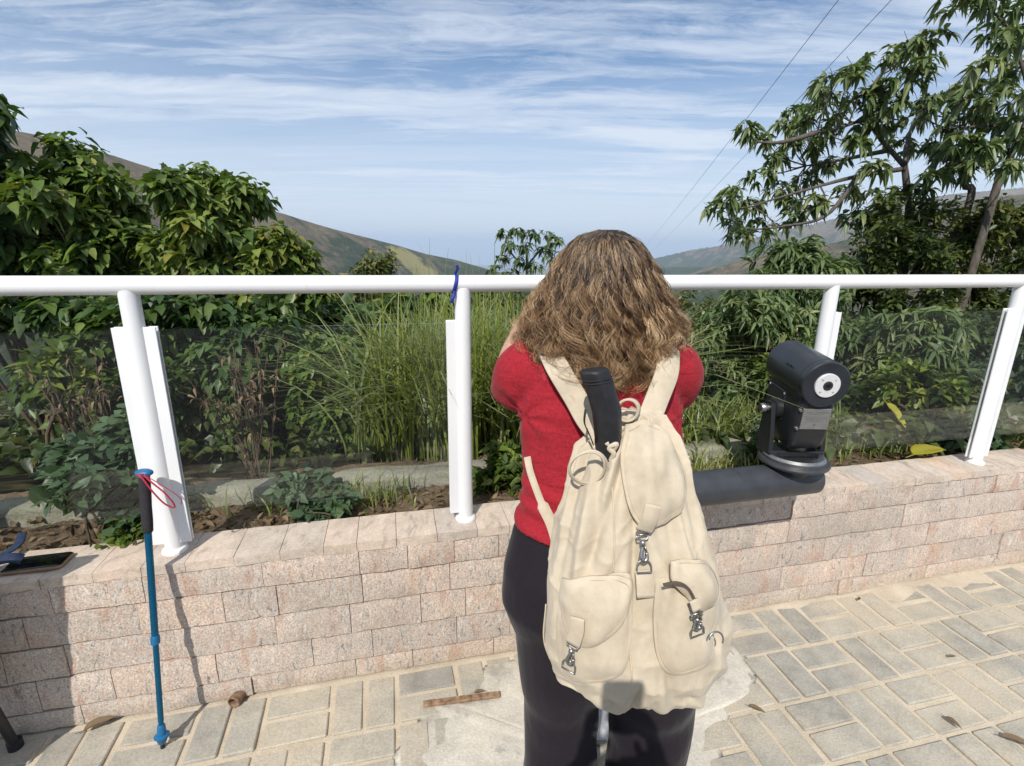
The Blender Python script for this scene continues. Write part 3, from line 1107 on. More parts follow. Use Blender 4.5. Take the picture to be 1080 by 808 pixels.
# ================================================================== TELESCOPES
ARM_Z, ARM_B = .715, -.2
ped_a = .178
ped = empty('telescope_pedestal', W(ped_a, ARM_B, 0), 'charcoal pedestal with a thick horizontal arm in front of the stone wall', 'pedestal')
mb = MB()
arm_end = 1.005
mb.tube([W(ped_a - .06, ARM_B, ARM_Z), W(arm_end - .01, ARM_B, ARM_Z), W(arm_end + .06, ARM_B, ARM_Z), W(arm_end + .064, ARM_B, ARM_Z)], [.059, .059, .059, .055], 36)
mb.build('arm', MAT['arm_paint'], ped, sharp=50)
mb = MB()
mb.tube([W(ped_a, ARM_B, .02), W(ped_a, ARM_B, 1.10)], .07, 36)
mb.build('column', MAT['arm_paint'], ped, sharp=50)
mb = MB()
mb.bbox((.285, 1.425, .024), (.135, .20, .010), .003)
mb.lathe(W(ped_a, ARM_B, 0), (0, 0, 1), [(.085, .03), (.085, .045), (.072, .05)], 40)
for k in range(4):
    th = PI / 4 + k * PI / 2
    d = Vector((math.cos(th), math.sin(th), 0))
    mb.lathe(Vector((.285 + .15 * d.x, 1.425 + .25 * d.y, .004)), (0, 0, 1), [(.012, .028), (.012, .042), (.008, .046)], 6)
mb.build('base_plate', MAT['galv'], ped, sharp=40)


def telescope(C, label, first=True):
    """coin telescope: C = centre of its turntable disc on top of a tube"""
    C = Vector(C)
    t = empty('coin_telescope', C, label, 'telescope', 'coin operated telescopes of the viewpoint')
    m = MB()
    m.lathe(C, (0, 0, 1), [(.052, -.055), (.058, -.02), (.1, -.008), (.113, 0), (.115, .006), (.112, .013), (.098, .014)], 48)
    m.build('turntable', MAT['arm_paint'], t, sharp=35)
    m = MB()
    m.lathe(C + Vector((0, 0, .012)), (0, 0, 1), [(.100, .0), (.100, .012), (.092, .020), (.074, .022), (.070, .008)], 48)
    m.build('ring', MAT['steel'], t, sharp=30)
    # direction of view: away from the terrace, slightly up
    ax = Vector((.0, 1, .105)).normalized()
    rx = Vector((1, 0, 0))
    ux = rx.cross(ax)
    front = C + Vector((.004, -.105, .305))
    # yoke
    m = MB()
    piv = C + Vector((0, .035, .185))
    for s in (-1, 1):
        prof = [(-.045, .028), (.045, .028), (.04, .10), (.026, piv.z - C.z + .0), (.018, piv.z - C.z + .022), (-.018, piv.z - C.z + .022), (-.026, piv.z - C.z), (-.04, .10)]
        inner = [Vector((C.x + s * .083, C.y + .035 + y, C.z + z)) for y, z in prof]
        outer = [Vector((C.x + s * .097, C.y + .035 + y, C.z + z)) for y, z in prof]
        m.loft([inner, outer])
    m.bbox(C + Vector((0, .03, .031)), (.0968, .046, .011), .004)
    m.lathe(C, (0, 0, 1), [(.06, .012), (.055, .02)], 32)
    m.build('yoke', MAT['black_metal'], t, sharp=35)
    for s in (-1, 1):
        m = MB()
        m.lathe(piv + Vector((s * .096, 0, 0)), (s, 0, 0), [(.013, 0), (.013, .012), (.016, .012), (.016, .024), (.013, .028)], 16)
        m.build('bolt', MAT['steel'], t, sharp=40)
        m = MB()
        m.lathe(piv + Vector((s * .066, 0, .0)), (s, 0, 0), [(.036, -.006), (.036, .012), (.03, .0165)], 32)
        m.build('bearing', MAT['black_metal'], t, sharp=40)
    # body housing: rounded box hanging under the tube
    m = MB()
    rings = []
    fz = front
    levels = [(-.005, .044, .100), (-.05, .058, .112), (-.085, .062, .114), (-.19, .062, .112), (-.225, .060, .106), (-.247, .053, .09), (-.259, .036, .06)]
    bc = front + ax * .130
    for (dz, hw, hl) in levels:
        c = bc + ux * dz
        ring = []
        n = 40
        for k in range(n):
            th = 2 * PI * k / n
            cx, cy = math.cos(th), math.sin(th)
            e = .26
            qx = hw * math.copysign(abs(cx) ** e, cx)
            qy = hl * math.copysign(abs(cy) ** e, cy)
            ring.append(c + rx * qx + ax * qy)
        rings.append(ring)
    m.loft(rings)
    bodyo = m.build('housing', MAT['black_metal'], t, sharp=38)
    # engraved plaque on the face towards the terrace
    pc = bc - ax * .1155 - ux * .125
    m = MB(); m.bbox(pc, (.046, .002, .037), .0015, (rx, ax, ux)); pl = m.build('plaque', MAT['plate'], t, smooth=False)
    m = MB()
    for (dz, wd_, h) in ((.024, .034, .0016), (.018, .026, .0012), (.009, .037, .0008), (.004, .034, .0008), (-.001, .036, .0008), (-.006, .02, .0008)):
        x0 = -wd_
        rr = random.Random(int(dz * 1e4) + 99)
        while x0 < wd_:
            L = rr.uniform(.002, .006)
            m.box(pc - ax * .0022 + ux * dz + rx * (x0 + L / 2), (L / 2, .0004, h), (rx, ax, ux)); x0 += L + .0015
    m.lathe(pc - ax * .0018 - ux * .02, -ax, [(.004, 0), (.004, .0008)], 12)
    m.build('engraving', MAT['engrave'], pl, smooth=False)
    for (dx, dz) in ((-.053, -.095), (-.053, -.16)):
        m = MB(); m.lathe(bc - ax * .112 + rx * dx - ux * (-dz), -ax, [(.006, -.004), (.006, .004), (.0045, .006)], 12); m.build('screw', MAT['steel'], t, sharp=40)
    # cover plates on both cheeks of the housing, with their screws
    for s in (-1, 1):
        m = MB()
        sc_ = bc + rx * s * .0622 - ux * .118 + ax * .03
        m.bbox(sc_, (.0022, .058, .052), .0015, (rx, ax, ux))
        cp = m.build('cover_plate', MAT['tube_paint'], t, smooth=False)
        for (da, dz) in ((-.05, -.044), (.05, -.044), (-.05, .044), (.05, .044)):
            m = MB(); m.lathe(sc_ + rx * s * .0018 + ax * da + ux * dz, rx * s, [(.0036, 0), (.0036, .0016), (.0026, .0022)], 10); m.build('screw', MAT['galv'], cp, sharp=40)
    # barrel
    m = MB()
    R = .0765
    m.lathe(front, ax, [(R - .012, .0), (R - .003, .0), (R, .004), (R, .028), (R - .0012, .0285), (R - .0012, .031), (R, .0315), (R, .245), (R - .003, .25), (R - .02, .25), (R - .022, .235)], 56)
    br = m.build('barrel', MAT['tube_paint'], t, sharp=28)
    m = MB()
    m.lathe(front - ax * .0015, -ax, [(.040, -.004), (.040, .004), (.0385, .0055), (.013, .0055), (.012, .001)], 48)
    ey = m.build('eyepiece', MAT['ring_white'], t, sharp=30)
    m = MB(); m.lathe(front - ax * .0065, -ax, [(.0155, -.004), (.0155, .0015), (.013, .003), (.0095, .003), (.008, .0012)], 32); m.build('eyecup', MAT['foam'], ey, sharp=30)
    m = MB(); m.lathe(front - ax * .0065, -ax, [(.0085, 0), (.007, .0018), (.003, .0026)], 24); m.build('lens', MAT['lens'], ey)
    for k in range(4):
        th = PI / 4 + k * PI / 2
        m = MB(); m.lathe(front - ax * .0068 + (rx * math.cos(th) + ux * math.sin(th)) * .029, -ax, [(.0036, 0), (.0036, .0012), (.0028, .0018)], 10); m.build('screw', MAT['galv'], ey, sharp=40)
    m = MB(); m.lathe(front + ax * .2365, ax, [(R - .024, 0), (R - .05, .004), (.002, .006)], 40); m.build('objective', MAT['lens'], t)
    # small cast mark on the side of the barrel
    m = MB()
    for i, q in enumerate(((0, 0), (.012, .003), (.024, -.001), (.034, .002))):
        th = math.radians(158)
        pos = front + ax * (.085 + q[0]) + (rx * math.cos(th) + ux * math.sin(th)) * (R + .0006) + ux * q[1]
        m.bbox(pos, (.004, .0014, .0045 if i % 2 else .003), .0008, (ax, rx, ux))
    m.build('cast_mark', MAT['black_metal'], br, smooth=False)
    return t


telescope(W(.972, ARM_B, ARM_Z + .069), 'lower black coin telescope on the end of the horizontal arm, right of the woman')
telescope(W(ped_a, ARM_B, 1.107), 'taller black coin telescope on top of the column, hidden in front of the woman')

# ================================================================== PERSON
def remesh(name, mb, voxel, mat, parent, smooth_it=6, disp=None, subdiv=0):
    me = mb.mesh(name + '_src')
    import bmesh
    bm = bmesh.new(); bm.from_mesh(me)
    bmesh.ops.recalc_face_normals(bm, faces=bm.faces)
    bm.to_mesh(me); bm.free()
    tmp = bpy.data.objects.new('tmp_shape', me)
    COL.objects.link(tmp)
    r = tmp.modifiers.new('r', 'REMESH'); r.mode = 'VOXEL'; r.voxel_size = voxel
    s = tmp.modifiers.new('s', 'SMOOTH'); s.factor = .5; s.iterations = smooth_it
    bpy.context.view_layer.update()
    dg = bpy.context.evaluated_depsgraph_get()
    out_ = bpy.data.meshes.new_from_object(tmp.evaluated_get(dg))
    out_.name = name
    bpy.data.objects.remove(tmp)
    bpy.data.meshes.remove(me)
    out_.materials.clear()
    if disp:
        n = len(out_.vertices)
        co = np.empty(n * 3); no = np.empty(n * 3)
        out_.vertices.foreach_get('co', co); out_.vertices.foreach_get('normal', no)
        co = co.reshape(-1, 3); no = no.reshape(-1, 3)
        for i in range(n):
            co[i] += no[i] * disp(co[i])
        out_.vertices.foreach_set('co', co.ravel())
        out_.update()
    return finish(name, out_, mat, parent)


def ring(cx, cy, cz, rx, ry, n=36, e=.9, tilt=0.0):
    out_ = []
    for k in range(n):
        th = 2 * PI * k / n
        x, y = math.cos(th), math.sin(th)
        qx = rx * math.copysign(abs(x) ** e, x); qy = ry * math.copysign(abs(y) ** e, y)
        out_.append(Vector((cx + qx, cy + qy, cz - tilt * qy)))
    return out_


per = empty('person', (.25, 1.06, 0), 'person with shoulder length curly brown hair, red top and black trousers leaning into the telescope', 'person')

# torso tables: z, cx, cy, rx, ry
TOR = [(.60, .236, 1.065, .225, .135), (.68, .232, 1.065, .250, .155), (.76, .232, 1.075, .245, .150), (.84, .232, 1.10, .222, .130), (.90, .226, 1.12, .197, .116),
       (.97, .220, 1.14, .186, .108), (1.04, .220, 1.16, .190, .112), (1.10, .215, 1.172, .193, .118), (1.16, .208, 1.182, .193, .118), (1.22, .20, 1.192, .185, .108), (1.265, .20, 1.20, .165, .088), (1.295, .20, 1.21, .115, .065), (1.315, .20, 1.215, .07, .055)]
# limbs: joints with radius
ARM_L = [((.07, 1.185, 1.228), .074), ((.035, 1.195, 1.203), .073), ((.014, 1.24, 1.165), .064), ((.0, 1.31, 1.15), .051), ((-.002, 1.375, 1.155), .044)]
FOR_L = [((-.002, 1.375, 1.155), .044), ((.008, 1.375, 1.21), .043), ((.05, 1.375, 1.30), .036), ((.10, 1.385, 1.375), .027)]
ARM_R = [((.340, 1.185, 1.235), .074), ((.380, 1.195, 1.212), .074), ((.400, 1.24, 1.17), .066), ((.41, 1.31, 1.145), .051), ((.412, 1.375, 1.155), .044)]
FOR_R = [((.412, 1.375, 1.155), .044), ((.40, 1.375, 1.22), .043), ((.36, 1.375, 1.30), .036), ((.315, 1.385, 1.375), .027)]
LEG_L = [((.135, 1.06, .66), .128), ((.132, 1.055, .56), .112), ((.135, 1.05, .46), .096), ((.138, 1.06, .38), .08), ((.14, 1.055, .28), .071), ((.14, 1.04, .18), .056), ((.14, 1.04, .08), .042)]
LEG_R = [((.345, 1.06, .66), .128), ((.358, 1.055, .56), .116), ((.366, 1.05, .46), .104), ((.370, 1.06, .38), .09), ((.372, 1.055, .28), .082), ((.36, 1.04, .18), .056), ((.36, 1.04, .08), .042)]


def limb(mb, joints, grow=0.0, n=18, a=0, b=None):
    js = joints[a:b]
    P_ = bez([j[0] for j in js], 5)
    rr = np.interp(np.linspace(0, len(js) - 1, len(P_)), range(len(js)), [j[1] + grow for j in js])
    mb.tube(P_, list(rr), n)


HC = Vector((.214, 1.232, 1.405))
body = MB()
body.loft([ring(cx, cy, z, rx - .006, ry - .006) for (z, cx, cy, rx, ry) in TOR])
body.tube([(.20, 1.205, 1.27), (.201, 1.215, 1.32), (.202, 1.228, 1.37)], [.06, .052, .055], 18)
# head, leaning to the eyepiece
hr = []
for (z, ry, rx, oy) in ((-.118, .03, .024, .035), (-.105, .055, .045, .03), (-.08, .075, .058, .018), (-.04, .09, .068, .004), (0, .098, .075, 0), (.04, .098, .077, -.004), (.08, .085, .068, -.006), (.105, .06, .05, -.006), (.12, .028, .025, -.006)):
    hr.append(ring(HC.x, HC.y + oy, HC.z + z, rx, ry, 28, .95, .10))
body.loft(hr)
body.loft([ring(HC.x, HC.y + .094 + y, HC.z - .012 + z, rx, .014, 12, 1) for (z, rx, y) in ((-.032, .016, .002), (-.025, .018, .014), (0, .010, .008), (.02, .008, -.002))])   # nose
for s in (-1, 1):
    body.ball(HC + Vector((s * .076, -.008, -.012)), (.012, .02, .032), 12, 8)
for A_, Fo in ((ARM_L, FOR_L), (ARM_R, FOR_R)):
    limb(body, A_, -.005); limb(body, Fo, 0)
# hands closed round the housing of the taller telescope
def hand(mb, wrist, s):
    w = Vector(wrist)
    palm = w + Vector((s * .020, .018, .052))
    mb.tube([w, w + Vector((s * .008, .008, .022)), palm, palm + Vector((s * .010, .018, .022))], [.026, .030, .036, .028], 14, flat=.55, up=(0, 1, 0))
    for k, (L, r) in enumerate(((.068, .0085), (.076, .009), (.071, .0085), (.056, .0075))):
        b = palm + Vector((s * .004, .038 - .0 * k, .028 - .0195 * k + .012))
        p1 = b + Vector((s * .012, L * .42, .002)); p2 = p1 + Vector((s * .018, L * .26, -.004)); p3 = p2 + Vector((s * .017, L * .10, -.008))
        mb.tube([b - Vector((s * .004, .024, 0)), b, p1, p2, p3], [r * 1.05, r * 1.1, r, r * .92, r * .7], 10)
    t0 = palm + Vector((s * .012, -.012, -.02))
    mb.tube([t0, t0 + Vector((s * .022, -.006, .012)), t0 + Vector((s * .036, .004, .030)), t0 + Vector((s * .040, .014, .046))], [.015, .0125, .0105, .008], 10)


hand(body, FOR_L[-1][0], 1); hand(body, FOR_R[-1][0], -1)
for Lg in (LEG_L, LEG_R):
    limb(body, Lg, -.012)
    fx, fy = Lg[-1][0][0], Lg[-1][0][1]
    body.loft([[Vector((fx + rx * math.cos(t), fy + y, .004 + rz * (1 + math.sin(t)))) for t in np.linspace(0, 2 * PI, 16, endpoint=False)] for (y, rx, rz) in ((-.075, .022, .03), (-.05, .034, .04), (0, .036, .05), (.06, .042, .03), (.12, .042, .02), (.15, .026, .014))])
bo = remesh('body', body, .006, MAT['skin'], per, 3)

# eyes
for s in (-1, 1):
    m = MB(); m.ball(HC + Vector((s * .031, .088, .006)), .012, 14, 10); m.build('eye', MAT['eye'], per)

# red top
sh = MB()
sh.loft([ring(cx, cy, z, rx + .005, ry + .005) for (z, cx, cy, rx, ry) in [(.855, .231, 1.104, .219, .132)] + [r for r in TOR if r[0] >= .9]])
limb(sh, ARM_L, .006, a=0, b=4); limb(sh, ARM_R, .006, a=0, b=4)


def shirt_d(p):
    x, y, z = p
    d = .0035 * noise.noise((x * 6, y * 6, z * 9))
    # creases running from the armpits to the waist and rings above the hem
    low = max(0, min(1, (1.02 - z) / .12))
    d += .0042 * low * math.sin((z + .10 * (x - .22) + .012 * noise.noise((x * 9, z * 5, 1))) * 150)
    for ax_, s in ((.03, 1), (.39, -1)):
        q = math.hypot(x - ax_, z - 1.12)
        ang = math.atan2(z - 1.12, s * (x - ax_))
        w = math.exp(-(q / .11) ** 2)
        d += .0035 * w * math.sin(ang * 7 + 3 * noise.noise((x * 8, z * 8, 3)))
    return d


remesh('shirt', sh, .006, MAT['shirt'], per, 4, shirt_d)

# trousers
tr = MB()
tr.loft([ring(cx, cy, z, rx + .003, ry + .003) for (z, cx, cy, rx, ry) in TOR if z <= .84] + [ring(.229, 1.11, .885, .190, .110)])
for Lg in (LEG_L, LEG_R):
    s = -1 if Lg is LEG_L else 1
    flare = [(Lg[0][0], Lg[0][1]), (Lg[1][0], Lg[1][1] + .004), (Lg[2][0], Lg[2][1] + .010), (Lg[3][0], Lg[3][1] + .02), (Lg[4][0], Lg[4][1] + .026), (Lg[5][0], Lg[5][1] + .042), ((Lg[6][0][0], Lg[6][0][1], .05), .1)]
    limb(tr, flare, .0, 22)


def tr_d(p):
    x, y, z = p
    return .003 * noise.noise((x * 7, y * 7, z * 5)) + .0015 * max(0, min(1, (.62 - z) / .2)) * math.sin(z * 45 + 6 * noise.noise((x * 5, y * 5, z * 2)))


remesh('trousers', tr, .0075, MAT['trousers'], per, 5, tr_d)
for Lg in (LEG_L, LEG_R):
    fx, fy = Lg[-1][0][0], Lg[-1][0][1]
    m = MB()
    m.loft([[Vector((fx + rx * math.cos(t), fy + y, rz * (1 + math.sin(t)))) for t in np.linspace(0, 2 * PI, 20, endpoint=False)] for (y, rx, rz) in ((-.088, .026, .035), (-.06, .04, .047), (0, .042, .055), (.06, .049, .038), (.13, .049, .028), (.168, .03, .018))])
    m.build('shoe', MAT['shoe'], per)

# ------------------------------------------------------------------ hair
hh = np.random.default_rng(5)


def env(phi, z):
    """outer surface of the hair: phi=0 straight back, z height"""
    tab = [(1.16, .100, .150), (1.19, .132, .162), (1.23, .168, .168), (1.28, .186, .166), (1.33, .182, .158), (1.38, .160, .148), (1.43, .134, .136), (1.48, .108, .118), (1.515, .078, .09), (1.535, .045, .055), (1.545, .015, .02)]
    rx, ry = interp(tab, z)
    rx *= .955
    return Vector((HC.x + rx * math.sin(phi), HC.y + .0 - ry * math.cos(phi), z))


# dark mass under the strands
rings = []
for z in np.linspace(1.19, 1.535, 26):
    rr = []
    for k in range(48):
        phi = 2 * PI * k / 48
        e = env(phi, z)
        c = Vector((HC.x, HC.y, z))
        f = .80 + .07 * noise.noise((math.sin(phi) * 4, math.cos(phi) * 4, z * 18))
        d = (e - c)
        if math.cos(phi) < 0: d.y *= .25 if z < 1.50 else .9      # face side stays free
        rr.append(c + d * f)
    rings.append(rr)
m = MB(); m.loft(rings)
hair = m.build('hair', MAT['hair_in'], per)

SV, SF, ST, SA = [], [], [], []
nv_ = 0
NL, NSTR, NP = 640, 24, 40
for li in range(NL):
    layer = hh.random()
    phi = (hh.random() * 2 - 1) * 2.05
    sp = abs(math.sin(phi))
    # sides end a little higher than the back; lower edge breaks up into locks
    zend = 1.168 + .055 * sp ** 2 + hh.random() ** 1.6 * (.05 + .14 * (layer < .35)) + .018 * noise.noise((phi * 3, 0, 0)) + .034 * noise.noise((phi * 10, 4, layer * 2))
    zroot = 1.40 + .125 * (1 - hh.random() ** 1.8 * .8)
    depth = .78 + .24 * layer + (.07 * hh.random() if layer > .8 else 0)
    curl_a = .009 + .011 * hh.random()
    turns = 4.6 + .9 * hh.random()
    # neighbouring locks wave together, their ends curl on their own
    ph0 = 5.0 * noise.noise((phi * 1.6, 1.3, layer * .8)) + .8 * hh.standard_normal()
    end_ph, end_a = hh.random() * 6.28, .011 + .015 * hh.random()
    sgn = 1 if hh.random() < .5 else -1
    tone = min(1, max(0, .48 + .36 * hh.standard_normal()))
    sway = hh.standard_normal() * .10 + .10 * noise.noise((phi * 2.5, 8, 0))
    guide = []
    ts = np.linspace(0, 1, NP)
    for t in ts:
        if t < .3:
            q = t / .3
            z = 1.538 + (zroot - 1.538) * q
            e = env(phi * (.35 + .65 * q), z)
            c = Vector((HC.x, HC.y, z))
            p = c + (e - c) * (.965 + .05 * (layer - .5))
        else:
            q = (t - .3) / .7
            z = zroot + (zend - zroot) * q
            e = env(phi + sway * q, max(z, 1.165))
            c = Vector((HC.x, HC.y, z))
            dd = .985 + (depth - .985) * min(1, q * 1.6)
            p = c + (e - c) * dd
        guide.append(p)
    guide = np.array([list(p) for p in guide])
    wav = np.clip((ts - .20) / .45, 0, 1) ** 1.3
    wend = np.clip((ts - .50) / .40, 0, 1) ** 1.3
    for si in range(NSTR):
        off = hh.standard_normal(3) * np.array([.0029, .0027, .0021])
        fr = hh.standard_normal() * .12
        st_len = 1 - .14 * hh.random()
        tt = ts * st_len
        g = np.stack([np.interp(tt, ts, guide[:, k]) for k in range(3)], 1)
        ang = ph0 + turns * 2 * PI * tt + fr * 3
        tang = np.gradient(g, axis=0); tang /= np.linalg.norm(tang, axis=1, keepdims=True) + 1e-9
        rad = g - np.array([HC.x, HC.y, 0]); rad[:, 2] = 0
        rad /= np.linalg.norm(rad, axis=1, keepdims=True) + 1e-9
        sid = np.cross(tang, rad); sid /= np.linalg.norm(sid, axis=1, keepdims=True) + 1e-9
        amp = (curl_a * (1 + fr) * np.interp(tt, ts, wav))[:, None]
        pos = g + sid * np.cos(ang)[:, None] * amp + rad * np.sin(ang + .9)[:, None] * amp * .75
        ae = end_ph + sgn * 25 * tt + fr * 3
        ea = (end_a * (1 + 2 * fr) * np.interp(tt, ts, wend))[:, None]
        pos = pos + sid * np.cos(ae)[:, None] * ea + rad * np.sin(ae)[:, None] * ea
        spread = (.40 + .60 * np.abs(np.sin(ang * .5 + 1)))[:, None] * (0.40 + 1.1 * tt)[:, None]
        pos = pos + off * spread
        if si < 2 and layer > .3:   # flyaway
            pos = pos + rad * (tt[:, None] ** 1.7) * .020 * abs(hh.standard_normal()) + sid * (tt[:, None] ** 2) * .026 * hh.standard_normal()
        rr = np.interp(tt, [0, .5, 1], [.00052, .00055, .00028])
        a_ = rad * rr[:, None]; b_ = sid * rr[:, None]
        for (ca, cb) in ((1, 0), (-.5, .87), (-.5, -.87)):
            SV.append(pos + a_ * ca + b_ * cb)
        tn = np.clip(tone + .10 * hh.standard_normal() + 0 * ang, 0, 1)
        for _ in range(3):
            ST.append(tn); SA.append(tt)
        b0 = nv_
        i = np.arange(NP - 1)
        for (p, q) in ((0, 1), (1, 2), (2, 0)):
            SF.append(np.stack([b0 + p * NP + i, b0 + q * NP + i, b0 + q * NP + i + 1, b0 + p * NP + i + 1], 1))
        nv_ += 3 * NP


def np_mesh(name, V, Fq, attrs, mat, parent=None, smooth=True):
    me = bpy.data.meshes.new(name)
    k = Fq.shape[1]
    me.vertices.add(len(V)); me.vertices.foreach_set('co', np.ascontiguousarray(V, dtype=np.float32).ravel())
    me.loops.add(Fq.size); me.loops.foreach_set('vertex_index', np.ascontiguousarray(Fq, dtype=np.int32).ravel())
    me.polygons.add(len(Fq))
    me.polygons.foreach_set('loop_start', np.arange(0, Fq.size, k, dtype=np.int32))
    me.polygons.foreach_set('loop_total', np.full(len(Fq), k, dtype=np.int32))
    for an, av in attrs.items():
        at_ = me.attributes.new(an, 'FLOAT', 'POINT')
        at_.data.foreach_set('value', np.ascontiguousarray(av, dtype=np.float32))
    me.update(calc_edges=True)
    me.validate()
    return finish(name, me, mat, parent, smooth)


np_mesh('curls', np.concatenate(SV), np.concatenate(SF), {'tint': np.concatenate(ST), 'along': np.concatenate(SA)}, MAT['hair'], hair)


# ------------------------------------------------------------------ the one who holds the phone, behind the viewpoint
def put_copy(o, parent):
    c = o.copy(); COL.objects.link(c)
    if parent is not None:
        c.parent = parent
        c.matrix_parent_inverse = o.matrix_parent_inverse.copy()
    return c


MAT['grey_top'] = simple('grey_jersey', (.12, .13, .15), .85, var=.2, scale=90)
MAT['denim'] = simple('denim', (.04, .06, .11), .85, var=.3, scale=120)
pho = put_copy(per, None)
S_ = .95
pho.scale = (S_, S_, S_)
pho.location = (.012 + (.25 - .2075) * S_, -.032 - (1.42 - 1.06) * S_, 0)
pho['label'] = 'person in a grey top holding up a phone behind the viewpoint'
for ch in list(per.children):
    c = put_copy(ch, pho)
    for g in ch.children: put_copy(g, c)
    nm = {'shirt': 'grey_top', 'trousers': 'denim'}.get(ch.name.split('.')[0])
    if nm:
        c.material_slots[0].link = 'OBJECT'
        c.material_slots[0].material = MAT[nm]

# ================================================================== BACKPACK
# z, centre x, half width, centre y, depth towards the camera, depth towards the back
BAG = [(.452, .285, .06, .945, .02, .02), (.468, .282, .110, .94, .060, .05), (.493, .279, .150, .935, .092, .07), (.525, .278, .176, .93, .115, .085), (.557, .277, .182, .93, .13, .09),
       (.63, .2745, .198, .93, .142, .09), (.706, .273, .2, .932, .142, .085), (.80, .2645, .185, .94, .130, .085), (.887, .258, .165, .95, .115, .085), (.965, .251, .142, .965, .10, .08),
       (1.042, .247, .120, .985, .085, .07), (1.095, .252, .100, 1.0, .068, .055), (1.125, .262, .075, 1.01, .052, .04), (1.148, .272, .045, 1.02, .036, .028), (1.165, .276, .03, 1.028, .024, .02)]
BAG = [((.8 - (.8 - r[0]) * .70) if r[0] < .8 else r[0], *r[1:]) for r in BAG]


CREASE = [(.225, 1.10, .15, .90, .010, .012), (.245, 1.06, .235, .84, .007, .008), (.30, .93, .42, .72, .012, .012), (.33, 1.02, .38, .86, .009, .010),
          (.12, .84, .105, .66, .009, .007), (.19, .60, .27, .52, .010, .009), (.34, .60, .42, .55, .012, .010), (.30, .70, .33, .56, .010, .008), (.44, .76, .455, .62, .010, .009),
          (.23, .88, .225, .76, .005, .005), (.37, .94, .40, .84, .008, .008), (.12, .56, .18, .53, .009, .007), (.255, .66, .24, .54, .008, .006)]
CREASE = [(x0, z0 if z0 > .8 else .8 - (.8 - z0) * .75, x1, z1 if z1 > .8 else .8 - (.8 - z1) * .75, w, d * 1.15) for (x0, z0, x1, z1, w, d) in CREASE]


def bag_pt(th, z, fold=1.0):
    cx, hw, cy, df, db = interp(BAG, z)
    x, y = math.sin(th), -math.cos(th)
    e = .88
    qx = hw * math.copysign(abs(x) ** e, x)
    qy = (df if y < 0 else db) * math.copysign(abs(y) ** e, y)
    p = Vector((cx + qx, cy + qy, z))
    n = Vector((qx / hw ** 2 if hw > 0 else 0, qy / (df if y < 0 else db) ** 2, 0)).normalized()
    # gathered folds fan down from the drawstring, fading out towards the belly
    k = max(0, min(1, (z - .74) / .38))
    f = k ** 1.15 * (.0095 * math.sin(th * 13 + 2.2 * noise.noise((th * 1.5, z * 3, 0))) + .005 * math.sin(th * 23 + 3 * noise.noise((th, z * 4, 4))))
    f += .011 * noise.noise((p.x * 8, p.y * 8, z * 5.5)) + .005 * noise.noise((p.x * 19, p.y * 19, z * 11))
    rg = 1 - abs(noise.noise((p.x * 11 + z * 3, p.y * 6, z * 6.5))) * 2.2
    f += .0042 * max(0, rg) ** 3 + .0022 * max(0, 1 - abs(noise.noise((p.x * 21 - z * 9, p.y * 10, z * 15 + 4))) * 2.4) ** 3
    # slack creases low on the belly
    low = max(0, 1 - abs(z - .61) / .11)
    f += .0045 * low * math.sin(th * 9 + 4 * noise.noise((th * 1.2, z * 7, 9)) + z * 30)
    # long diagonal folds
    f -= .008 * math.exp(-((p.x - (.335 + (.9 - z) * .45)) / .013) ** 2) * max(0, 1 - abs(z - .80) / .12)
    f -= .009 * math.exp(-((p.x - (.20 + (z - .9) * .35)) / .012) ** 2) * max(0, 1 - abs(z - .90) / .14)
    for (x0, z0, x1, z1, w, dpt) in CREASE:
        if y >= 0: break
        L2_ = (x1 - x0) ** 2 + (z1 - z0) ** 2
        t_ = ((p.x - x0) * (x1 - x0) + (z - z0) * (z1 - z0)) / L2_
        if -.2 < t_ < 1.2:
            tc_ = max(0, min(1, t_))
            ds = ((p.x - x0 - tc_ * (x1 - x0)) * (z1 - z0) - (z - z0 - tc_ * (z1 - z0)) * (x1 - x0)) / math.sqrt(L2_)
            over = max(0, 1 - max(0, abs(t_ - .5) - .3) / .4)
            f += dpt * over * (-math.exp(-(ds / w) ** 2) + .7 * math.exp(-((ds - 2.2 * w) / (1.5 * w)) ** 2))
    # centre seam
    f -= .006 * math.exp(-((p.x - .286) / .006) ** 2) * max(0, min(1, (.75 - z) / .05)) * (1 if y < 0 else 0)
    return p + n * f * fold


def th_of(x, z):
    cx, hw, *_ = interp(BAG, z)
    s = max(-.985, min(.985, (x - cx) / hw))
    # invert the superellipse
    return math.asin(math.copysign(abs(s) ** (1 / .88), s))


def on_bag(x, z, off=0.0):
    th = th_of(x, z)
    p = bag_pt(th, z)
    e = 1e-2
    q = bag_pt(th, z, 0)
    n = (bag_pt(th + e, z, 0) - q).cross(bag_pt(th, z + e, 0) - q).normalized()
    p = q + (p - q) * .45 + n * (.003 if n.y < 0 else -.003)
    if n.y > 0: n = -n
    return p + n * off, n


bag = empty('backpack', (.27, .95, .46), 'cream canvas drawstring backpack with clip buckles worn on the back of the person', 'backpack')
NT, NZ = 320, 240
zs = np.linspace(BAG[0][0], 1.165, NZ)
m = MB()
m.loft([[bag_pt(2 * PI * k / NT, z) for k in range(NT)] for z in zs])
sack = m.build('sack', MAT['canvas'], bag)


